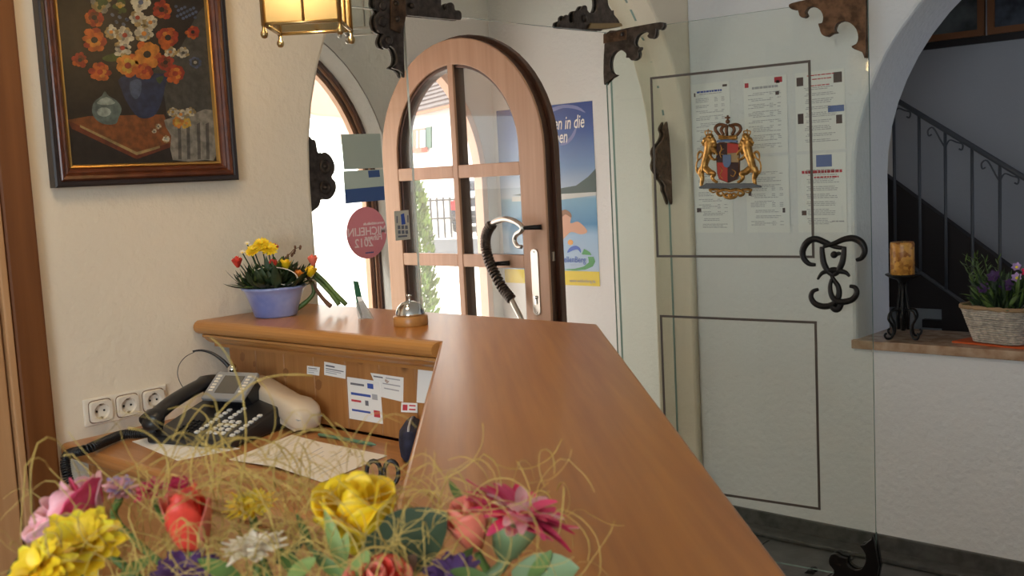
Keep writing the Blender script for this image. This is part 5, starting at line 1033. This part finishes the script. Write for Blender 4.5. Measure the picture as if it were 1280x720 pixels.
for i in range(2600):
    z = 0.05 + (ztop - 0.05) * rt.random() ** .9; R_m = 0.155 * (1 - max(0, (z / ztop - .55) / .45) ** 2 * .75); a = rt.uniform(0, 2 * pi); r = R_m * rt.uniform(.35, 1.0)
    p = Vector((r * cos(a), r * sin(a), z)); d = Vector((cos(a) * .6, sin(a) * .6, .8)); L = rt.uniform(.03, .065); s_ = d.cross(Vector((rt.uniform(-1, 1), rt.uniform(-1, 1), rt.uniform(-1, 1)))).normalized() * L * .3
    mb.add([p - s_, p + s_, p + d * L + s_ * .3, p + d * L - s_ * .3], [(0, 1, 2, 3)])
mb.build('foliage', 'thuja_green', th_, kind='stuff')
# pink porch arch seen through the entrance
mat('porch_pink', (0.93, 0.76, 0.68), 0.9, bump=0.15, bscale=25)
cv_ = smooth([on(x, y, 0, -5.2) for x, y in ((380, 140), (400, 145), (425, 147), (438, 158), (442, 176), (452, 180), (462, 192), (469, 212), (473, 240))], 4, False)
e_ = on(479, 390, 0, -5.2); rt_ = on(497, 300, 0, -5.2).y
pts = [(rt_, 0.0), (rt_, 3.2), (-1.0, 3.2), (-1.0, cv_[0].z)] + [(p.y, p.z) for p in cv_] + [(e_.y, e_.z), (e_.y + 0.01, 0.0)]
struct('wall_porch', MB().prism([(-5.2, y, z) for y, z in pts], (-0.18, 0, 0)), 'porch_pink', bevel=0.01)

# ---------------------------------------------------------------- flower building
def petal_cup(R, Hh, half, flare, m_, name, parent, mx, n=6):
    """a cupped rose petal wrapped part of the way round the axis"""
    vs = []; fs = []
    for i in range(n + 1):
        t = i / n; r = R * (0.30 + 0.62 * sin(min(1, t * 1.15) * pi / 2)) + flare * max(0, t - .6) ** 1.5 * R * 2.2
        for j in range(7):
            u = (j - 3) / 3; a = u * half * (0.55 + 0.45 * sin(pi * min(1, .15 + t * .8))); edge = 1 - 0.22 * abs(u) ** 2.5 * t
            vs.append((r * cos(a), r * sin(a), Hh * t * edge - (flare * Hh * .25 if t > .9 else 0) * (1 - abs(u))))
    for i in range(n):
        for j in range(6): fs.append((i * 7 + j, i * 7 + j + 1, (i + 1) * 7 + j + 1, (i + 1) * 7 + j))
    mb = MB().add([mx @ Vector(v) for v in vs], fs, 0, True); return mb.build(name, m_, parent, solid=R * 0.025)
rf = random.Random(11)
def core_of(parent, mx, r, h, m_, nm, z0=0.0):
    mb = MB(); mb.ell((0, 0, z0 + h / 2), (r, r, h / 2), 10, 8); mb.v = [mx @ v for v in mb.v]; return mb.build(nm, m_, parent)
def sepals(parent, mx, R, k=5, m_='leaf_mid', L=1.2):
    mb = MB(); mb.lathe([(0.0, -R * .5), (R * .22, -R * .45), (R * .38, -R * .1), (R * .3, R * .05), (0, R * .05)], 10); mb.v = [mx @ v for v in mb.v]; o = mb.build('calyx', m_, parent)
    for i in range(k): blade(R * L, R * .38, m_, -.4, 4, 'sepal', o, mx @ Matrix.Translation((0, 0, -R * .1)) @ rotm(2 * pi * i / k, 1.0, (0, 0, 0)) @ Matrix.Translation((R * .2, 0, 0)))
def rose(parent, mx, R, Hh, m_, nm='rose', top=False, layers=((0.42, 3, 1.5, 0.0, 1.0), (0.68, 4, 1.2, 0.05, .97), (0.92, 5, 1.0, 0.25, .9), (1.12, 5, .95, .45, .8)), m2=None):
    o = core_of(parent, mx, R * .25, Hh * .8, m_, 'core' if top else nm); node = parent if top else o
    for li, (k, n, half, fl_, hh) in enumerate(layers):
        for i in range(n): petal_cup(R * k, Hh * hh * rf.uniform(.93, 1.05), half, fl_, (m2 if (m2 and rf.random() < .4) else m_), 'petal', node, mx @ Matrix.Rotation(2 * pi * (i + li * .37) / n + rf.uniform(-.12, .12), 4, 'Z') @ Matrix.Rotation(rf.uniform(-.05, .08), 4, 'Y'))
    return o
def daisy(parent, mx, R, n, ms, mc, nm='daisy', top=False, rings=((1.0, .1), (.85, .35)), w=.26, cr=.25, curl=.5, dome=.5):
    o = core_of(parent, mx, R * cr, R * cr * dome * 2, mc, 'flower_centre' if top else nm, -R * cr * dome * .5); node = parent if top else o
    for li, (k, el) in enumerate(rings):
        for i in range(n):
            el2 = el + rf.uniform(-.12, .12); L = R * k * rf.uniform(.92, 1.06)
            blade(L * (1 - cr * .5), R * w * rf.uniform(.85, 1.1), rf.choice(ms), -curl if el2 > .2 else curl * .4, 5, 'petal', node, mx @ rotm(2 * pi * (i + li * .5) / n + rf.uniform(-.06, .06), el2) @ Matrix.Translation((R * cr * .5, 0, 0)), 0.12, 0.12)
    return o
TOC = -CF; UPV = Vector((0, 0, 1))
def dirv(r, u, c): return (CR * r + UPV * u + TOC * c).normalized()

# bowl of flowers on the counter by the wall
BC = Vector((-2.352, 1.628, ZC)); BD_ = (BC - CAM).dot(CF)
mat('bowl_blue', (0.17, 0.23, 0.56), 0.3, noise=0.0, nscale=9, c2=(0.44, 0.50, 0.78)); MATS['bowl_blue'].node_tree.nodes['Principled BSDF'].inputs['Coat Weight'].default_value = 0.3
bw = thing('flower_bowl', 'pale blue ceramic bowl of yellow and red flowers on the counter end', 'flower arrangement', BC, 0)
MB().lathe([(0.0, 0.0), (0.052, 0.0), (0.056, 0.004), (0.063, 0.03), (0.074, 0.06), (0.078, 0.07), (0.084, 0.074), (0.085, 0.079), (0.080, 0.081), (0.075, 0.072), (0.06, 0.03), (0.0, 0.02)], 36).build('bowl', 'bowl_blue', bw)
MB().lathe([(0.0, 0.085), (0.05, 0.08), (0.076, 0.07)], 20).build('moss', 'leaf_dark', bw)
def bpt(px, py, o=0.0): return deep(px, py, BD_ - o) - BC
rl_ = random.Random(21)
for i in range(210):
    a = rl_.uniform(0, 2 * pi); r = rl_.uniform(.01, .078); el = rl_.uniform(-.1, 1.3)
    blade(rl_.uniform(.035, .07), rl_.uniform(.012, .026), rl_.choice(('leaf_dark', 'leaf_dark', 'leaf_mid', 'leaf_dark')), rl_.uniform(.2, .9), 5, 'leaf', bw, rotm(a, el, (r * cos(a), r * sin(a), rl_.uniform(.074, .085) + (.03 * (1 - r / .078) * rl_.random() if i > 90 else 0))))
for i in range(110):
    a = rl_.uniform(0, 2 * pi); r = rl_.uniform(.0, .06); el = rl_.uniform(-.2, 1.0)
    blade(rl_.uniform(.03, .055), rl_.uniform(.014, .026), rl_.choice(('leaf_dark', 'leaf_dark', 'leaf_mid')), rl_.uniform(.2, .9), 4, 'leaf', bw, rotm(a, el, (r * cos(a), r * sin(a), rl_.uniform(.09, .125) - r * .3)))
def stemto(p, m_='leaf_dark', r=.0018):
    p = Vector(p); MB().tube([Vector((p.x * .4, p.y * .4, .07)), Vector((p.x * .7, p.y * .7, p.z * .6 + .02)), p], r, 5).build('stem', m_, bw)
for px, py, o, m_, R, hh in ((297, 327, .03, 'pet_red', .012, .03), (342, 331, .04, 'pet_red', .0125, .032), (391, 325, .0, 'pet_salmon', .012, .03), (341, 309, -.02, 'pet_red', .011, .022), (357, 330, .03, 'pet_yellow', .015, .028), (387, 339, .02, 'pet_yellow', .014, .028), (372, 342, .04, 'pet_orange', .011, .022)):
    p = bpt(px, py, o); stemto(p); mx = aim(p - Vector((0, 0, hh * .5)), dirv(rf.uniform(-.3, .3), 1, rf.uniform(0, .35))); rose(bw, mx, R, hh, m_, 'rose', layers=((0.5, 3, 1.4, 0, 1), (.8, 4, 1.1, .1, .95), (1.05, 4, 1.0, .35, .85)))
for px, py, R in ((318, 314, .026), (336, 312, .026), (327, 306, .024)):
    p = bpt(px, py, .01); stemto(p); daisy(bw, aim(p, dirv((px - 327) * .03, .75, .65)), R, 16, ['pet_lemon', 'pet_yellow'], 'pet_lemon', 'chrysanthemum', False, ((1, .1), (.9, .4), (.75, .75), (.5, 1.1)), .26, .3)
for px, py in ((309, 305), (312, 309), (303, 316)): p = bpt(px, py, -.01); stemto(p); small_bloom(bw, p, .009, 'pet_white', 'pet_lemon', 6, 'small_bloom', dirv(0, .6, .6))
tw = [bpt(*p) for p in ((350, 340), (358, 322), (367, 312), (376, 308))]; t_ = MB().tube(tw, [.0015, .0013, .001, .0006], 5).build('twig', 'twig', bw)
for k in range(9): p = tw[1].lerp(tw[3], k / 8); MB().ell(p + Vector((rf.uniform(-.004, .004), rf.uniform(-.004, .004), rf.uniform(-.003, .006))), (.0032, .0032, .005), 6, 5).build('bud', 'twig', t_)
for pts in (((388, 336), (406, 352), (420, 368), (433, 381)), ((392, 345), (405, 358), (416, 370), (424, 381)), ((384, 345), (398, 366), (408, 378), (414, 383)), ((390, 352), (392, 366), (382, 378), (368, 388))):
    q = [bpt(px, py, -0.01) for px, py in pts]; e = on(pts[-1][0], pts[-1][1], 2, ZC + .004) - BC
    if pts[-1][0] > 400: q[-1] = q[-1]
    MB().tube(smooth(q, 4, False), [.0055] * 8 + [.0065] * 4 + [.006], 8).build('hanging_stem', 'leaf_mid' if pts[0][0] > 386 else 'twig', bw)
q = smooth([bpt(*p, .06) for p in ((318, 338), (335, 334), (360, 337), (372, 347), (360, 356), (335, 352), (316, 350))], 4, False); MB().tube(q, .0013, 5).build('raffia_loop', 'raffia' if 'raffia' in MATS else 'cream_plastic', bw)

# ---------------------------------------------------------------- foreground arrangement on the counter
mat('raffia', (0.56, 0.39, 0.10), 0.6, noise=0.25, nscale=30)
cen = deep(395, 790, 0.60); cen.z = ZC
fbk = thing('flower_basket', 'oval wicker basket holding the cut flowers and raffia at the near counter edge', 'basket', (cen.x, cen.y, ZC + 0.0005), atan2(CR.y, CR.x))
for i in range(9):
    z = 0.004 + i * .0085; a_, b_ = .10 + i * .0045, .062 + i * .003
    q = [Vector((a_ * cos(2 * pi * j / 40) * (1 + .012 * (1 if (j + i) % 2 else -1)), b_ * sin(2 * pi * j / 40) * (1 + .012 * (1 if (j + i) % 2 else -1)), z)) for j in range(40)]; MB().tube(q + [q[0]], .0046, 6, cap=False).build('weave_row', 'wicker_band', fbk)
MB().lathe([(0.0, 0.001), (.098, 0.001), (.14, .078), (.12, .085), (.06, .098), (0, .1)], 32, sy=.62).build('moss', 'leaf_dark', fbk)
def bloom_thing(nm, lab, px, py, d, dr, cat='flower'):
    p = deep(px, py, d); t = thing(nm, lab, cat, p, 0); mx = aim((0, 0, 0), dr, rf.uniform(0, 6)); return t, mx, p
def stem_for(t, p, m_='leaf_mid', r=.0025, dr=None):
    e = Vector((cen.x, cen.y, 0)).lerp(Vector((p.x, p.y, 0)), .35); e.z = ZC + .085; e = e - p
    a = -Vector(dr or (0, 0, 1)) * .03
    MB().tube(smooth([Vector(dr or (0, 0, 1)) * -.008, a, e.lerp(a, .4) + Vector((0, 0, -.005)), e], 4, False), r, 7).build('stem', m_, t)
# (1) big yellow rose
dr = dirv(-.05, 1, .22); t, mx, p = bloom_thing('rose', 'large open yellow rose in front of the desk leaflet', 448, 652, .60, dr)
rose(t, mx @ Matrix.Translation((0, 0, -.018)), .0205, .042, 'pet_yellow', top=True, layers=((.45, 3, 1.5, 0, .95), (.75, 4, 1.15, .05, 1.0), (.98, 4, 1.0, .18, .97), (1.12, 4, .9, .28, .92))); stem_for(t, p, dr=dr); sepals(t, mx @ Matrix.Translation((0, 0, -.018)), .012)
# (2) yellow pair at the left
dr = dirv(.1, .8, .4); t, mx, p = bloom_thing('carnation', 'ruffled yellow bloom beside the pink rose at the arrangement end', 100, 686, .56, dr)
daisy(t, mx, .026, 13, ['pet_yellow', 'pet_yellow', 'pet_lemon'], 'pet_yellow', top=True, rings=((1, .2), (.92, .5), (.8, .8), (.62, 1.1)), w=.42, cr=.35, curl=.8); stem_for(t, p, dr=dr)
dr = dirv(-.3, .7, .5); t, mx, p = bloom_thing('carnation', 'lowest ruffled yellow bloom at the arrangement end, partly out of view', 52, 718, .53, dr)
daisy(t, mx, .021, 13, ['pet_yellow', 'pet_yellow', 'pet_lemon'], 'pet_yellow', top=True, rings=((1, .2), (.92, .5), (.8, .8), (.62, 1.1)), w=.42, cr=.35, curl=.8); stem_for(t, p, dr=dr)
# (3) pink rose behind them
dr = dirv(-.55, .75, .1); t, mx, p = bloom_thing('rose', 'two tone pink rose behind the ruffled yellow blooms', 92, 645, .60, dr)
rose(t, mx @ Matrix.Translation((0, 0, -.015)), .021, .034, 'pet_pink_pale', top=True, m2='pet_pink'); stem_for(t, p, dr=dr)
# (4) red rose bud
dr = dirv(-.12, 1, .12); t, mx, p = bloom_thing('rose_bud', 'coral red rose bud standing upright in the raffia', 238, 668, .58, dr)
rose(t, mx @ Matrix.Translation((0, 0, -.016)), .0125, .044, 'pet_salmon', top=True, layers=((.45, 3, 1.5, 0, 1), (.75, 3, 1.35, .0, 1), (1.05, 4, 1.15, .1, .92)), m2='pet_red'); sepals(t, mx @ Matrix.Translation((0, 0, -.008)), .011, 5, 'leaf_mid', 1.5); stem_for(t, p, dr=dr)
# (5) lemon chrysanthemum, (6) white daisy
dr = dirv(.0, .9, .3); t, mx, p = bloom_thing('chrysanthemum', 'small lemon yellow chrysanthemum between the red bud and the yellow rose', 314, 634, .63, dr)
daisy(t, mx, .0165, 20, ['pet_lemon', 'pet_yellow'], 'pet_lemon', top=True, rings=((1, .1), (.85, .4), (.65, .8)), w=.17, cr=.35); stem_for(t, p, dr=dr)
dr = dirv(-.05, 1, .12); t, mx, p = bloom_thing('daisy', 'creamy white daisy lying flat in front of the lemon chrysanthemum', 318, 688, .56, dr)
daisy(t, mx, .019, 16, ['pet_white'], 'pet_white', top=True, rings=((1, .12), (.8, .35), (.55, .7)), w=.24, cr=.25); stem_for(t, p, dr=dr)
# (7) pink gerbera
dr = dirv(.36, .95, .07); t, mx, p = bloom_thing('gerbera', 'large pink gerbera with striped petals leaning over the counter top', 646, 650, .60, dr)
daisy(t, mx, .036, 17, ['pet_pink', 'pet_pink_pale', 'pet_magenta', 'pet_pink'], 'pet_pink_pale', top=True, rings=((1, .12), (.92, .38), (.72, .7)), w=.21, cr=.3, curl=.6)
mb = MB(); mb.lathe([(.004, -.024), (.008, -.02), (.0125, -.008), (.0145, .001), (0, .001)], 14); mb.v = [mx @ v for v in mb.v]; mb.build('calyx', 'leaf_grey', t); stem_for(t, p, 'leaf_grey', .0035, dr)
# (8) salmon rose behind the gerbera, (9) purple blooms, (10) red bloom
dr = dirv(-.2, .95, .1); t, mx, p = bloom_thing('rose_bud', 'salmon rose bud half hidden behind the pink gerbera', 592, 676, .605, dr)
rose(t, mx @ Matrix.Translation((0, 0, -.005)), .0125, .03, 'pet_salmon', top=True, layers=((.5, 3, 1.5, 0, 1), (.8, 3, 1.3, .05, 1), (1.05, 4, 1.1, .2, .93))); stem_for(t, p, dr=dr)
dr = dirv(.1, .9, .4); t, mx, p = bloom_thing('anemone', 'deep purple bloom below the salmon rose bud', 566, 722, .56, dr)
daisy(t, mx, .017, 14, ['pet_purple'], 'pet_purple', top=True, rings=((1, .15), (.8, .5)), w=.36, cr=.3); stem_for(t, p, dr=dr)
dr = dirv(0, .9, .4); t, mx, p = bloom_thing('anemone', 'deep purple bloom below the coral red rose bud', 232, 722, .56, dr)
daisy(t, mx, .02, 14, ['pet_purple'], 'pet_purple', top=True, rings=((1, .15), (.8, .5)), w=.36, cr=.3); stem_for(t, p, dr=dr)
dr = dirv(0, .95, .3); t, mx, p = bloom_thing('rose', 'orange red rose whose top edge shows under the large yellow rose', 472, 728, .55, dr)
rose(t, mx @ Matrix.Translation((0, 0, -.01)), .014, .02, 'pet_salmon', top=True, m2='pet_red'); stem_for(t, p, dr=dr)
# (11) small magenta carnation heads at the back
for px, py, nm_, lab, mm in ((150, 612, 'carnation', 'pale pink carnation head at the back of the arrangement near the casing', ['pet_pink_pale', 'pet_lilac']), (188, 615, 'carnation', 'magenta carnation head at the back beside the pale pink one', ['pet_magenta', 'pet_pink']), (226, 613, 'carnation', 'crimson carnation head at the back behind the coral red bud', ['pet_magenta'])):
    dr = dirv(rf.uniform(-.3, .3), .8, .4); t, mx, p = bloom_thing(nm_, lab, px, py, .66, dr); daisy(t, mx, .0115, 11, mm, mm[0], top=True, rings=((1, .2), (.8, .6), (.6, 1.0)), w=.4, cr=.25); stem_for(t, p, dr=dr)
# (12) loose foliage of the arrangement, each large leaf a part
def big_leaf(px0, py0, px1, py1, d0, d1, w, m_, curl=.4, roll=0.0):
    if w < .02: w *= .62
    a, b_ = deep(px0, py0, d0), deep(px1, py1, d1); x = (b_ - a); L = x.length; x.normalize(); z = (dirv(0, .5, .8) - x * dirv(0, .5, .8).dot(x)).normalized(); z = Matrix.Rotation(roll, 3, x) @ z; y = z.cross(x)
    m_x = worldm(fbk).inverted() @ (Matrix((x, y, z)).transposed().to_4x4()); m_x.translation = worldm(fbk).inverted() @ a
    return blade(L, w, m_, curl, 8, 'leaf', fbk, m_x, .1, .05)
big_leaf(452, 718, 560, 648, .575, .60, .038, 'leaf_dark', .3)
big_leaf(580, 632, 562, 603, .615, .63, .008, 'leaf_mid', .3)
big_leaf(640, 722, 725, 712, .58, .58, .022, 'leaf_grey', .2)
for a in ((432, 722, 408, 640, .56, .58, .012, 'leaf_pale'), (420, 722, 436, 668, .56, .575, .012, 'leaf_pale'), (440, 722, 462, 690, .55, .56, .014, 'leaf_pale'), (425, 722, 392, 690, .55, .56, .011, 'leaf_mid'), (380, 722, 350, 690, .55, .57, .014, 'leaf_mid'), (560, 722, 590, 690, .57, .59, .012, 'leaf_mid'), (300, 722, 255, 705, .54, .56, .014, 'leaf_mid'), (255, 722, 238, 690, .565, .57, .010, 'leaf_mid'), (150, 722, 190, 700, .55, .57, .012, 'leaf_mid'), (10, 722, 40, 690, .55, .57, .010, 'leaf_dark'), (345, 705, 380, 680, .58, .60, .010, 'leaf_dark'), (500, 722, 520, 695, .56, .57, .014, 'twig'), (480, 715, 505, 705, .56, .57, .01, 'pet_white'), (610, 722, 560, 716, .55, .55, .012, 'leaf_mid'), (390, 690, 375, 650, .59, .62, .008, 'leaf_mid'), (360, 722, 395, 700, .54, .55, .013, 'leaf_pale'), (660, 726, 690, 690, .575, .585, .012, 'leaf_mid')): big_leaf(*a)
# (13) raffia: past counting
mb = MB(); rr = random.Random(4)
def topline(px): return 545 - 55 * math.exp(-((px - 300) / 120) ** 2) + (25 if px < 150 else 0) + (20 if px > 500 else 0)
def strand(px, py, d, L, ang, k, r, free=False):
    p = deep(px, py, d); u = CR * cos(ang) + UPV * sin(ang) + TOC * rr.uniform(-.35, .35); u.normalize(); ax = (TOC + CR * rr.uniform(-.5, .5) + UPV * rr.uniform(-.5, .5)).normalized(); q = [p]; n = 12
    lim = (topline(px) if py < 678 else 640) + rr.expovariate(1 / 45.0); hmax = CAM.z + ray(px, lim).z * d
    for i in range(n):
        u = (Matrix.Rotation(k + rr.uniform(-.16, .16), 3, ax) @ u).normalized()
        if not free and q[-1].z > hmax: u = (u + Vector((0, 0, -.75))).normalized()
        q.append(q[-1] + u * L / n)
    for v in q:
        if v.z < ZC + .03: v.z = ZC + .03
    mb.tube(q, [r * rr.uniform(.7, 1.15) for _ in q], 4, flat=.5)
for i in range(430):
    z = rr.random()
    if z < .66: px, py = rr.gauss(300, 140), rr.gauss(690, 34)
    elif z < .86: px, py = rr.gauss(330, 95), rr.gauss(630, 30)
    else: px, py = rr.gauss(590, 60), rr.gauss(650, 28)
    if px < 10: continue
    strand(px, max(py, 560), rr.uniform(.54, .68), rr.uniform(.03, .085), rr.uniform(-.3, pi + .3), rr.uniform(-.28, .28), rr.uniform(.0003, .0005))
for i in range(55): strand(rr.uniform(20, 560), rr.uniform(680, 730), rr.uniform(.52, .56), rr.uniform(.03, .07), rr.uniform(-.2, pi + .2), rr.uniform(-.3, .3), rr.uniform(.0003, .0005))
for px, py, L, an, k in ((268, 610, .10, 2.0, -.16), (300, 610, .09, 1.25, .14), (345, 610, .085, 1.75, -.22), (262, 600, .07, 1.2, .22), (375, 610, .08, 1.2, .18), (430, 600, .06, 1.7, .2), (245, 615, .06, 2.2, -.2), (310, 570, .06, .4, .22), (455, 590, .06, 1.9, -.2), (330, 570, .07, 1.0, -.22), (285, 580, .07, 2.0, .24), (660, 640, .05, .8, .3), (690, 630, .04, 1.5, .4), (545, 600, .05, .2, .12), (560, 575, .045, .6, -.25), (500, 600, .05, .5, -.3), (620, 580, .05, -.5, .15), (205, 620, .05, 1.0, .2)): strand(px, py, rr.uniform(.57, .65), L, an, k, .00055, True)
tag(mb.build('raffia', 'raffia'), 'tangle of golden raffia straw over the cut flowers', 'raffia')['kind'] = 'stuff'
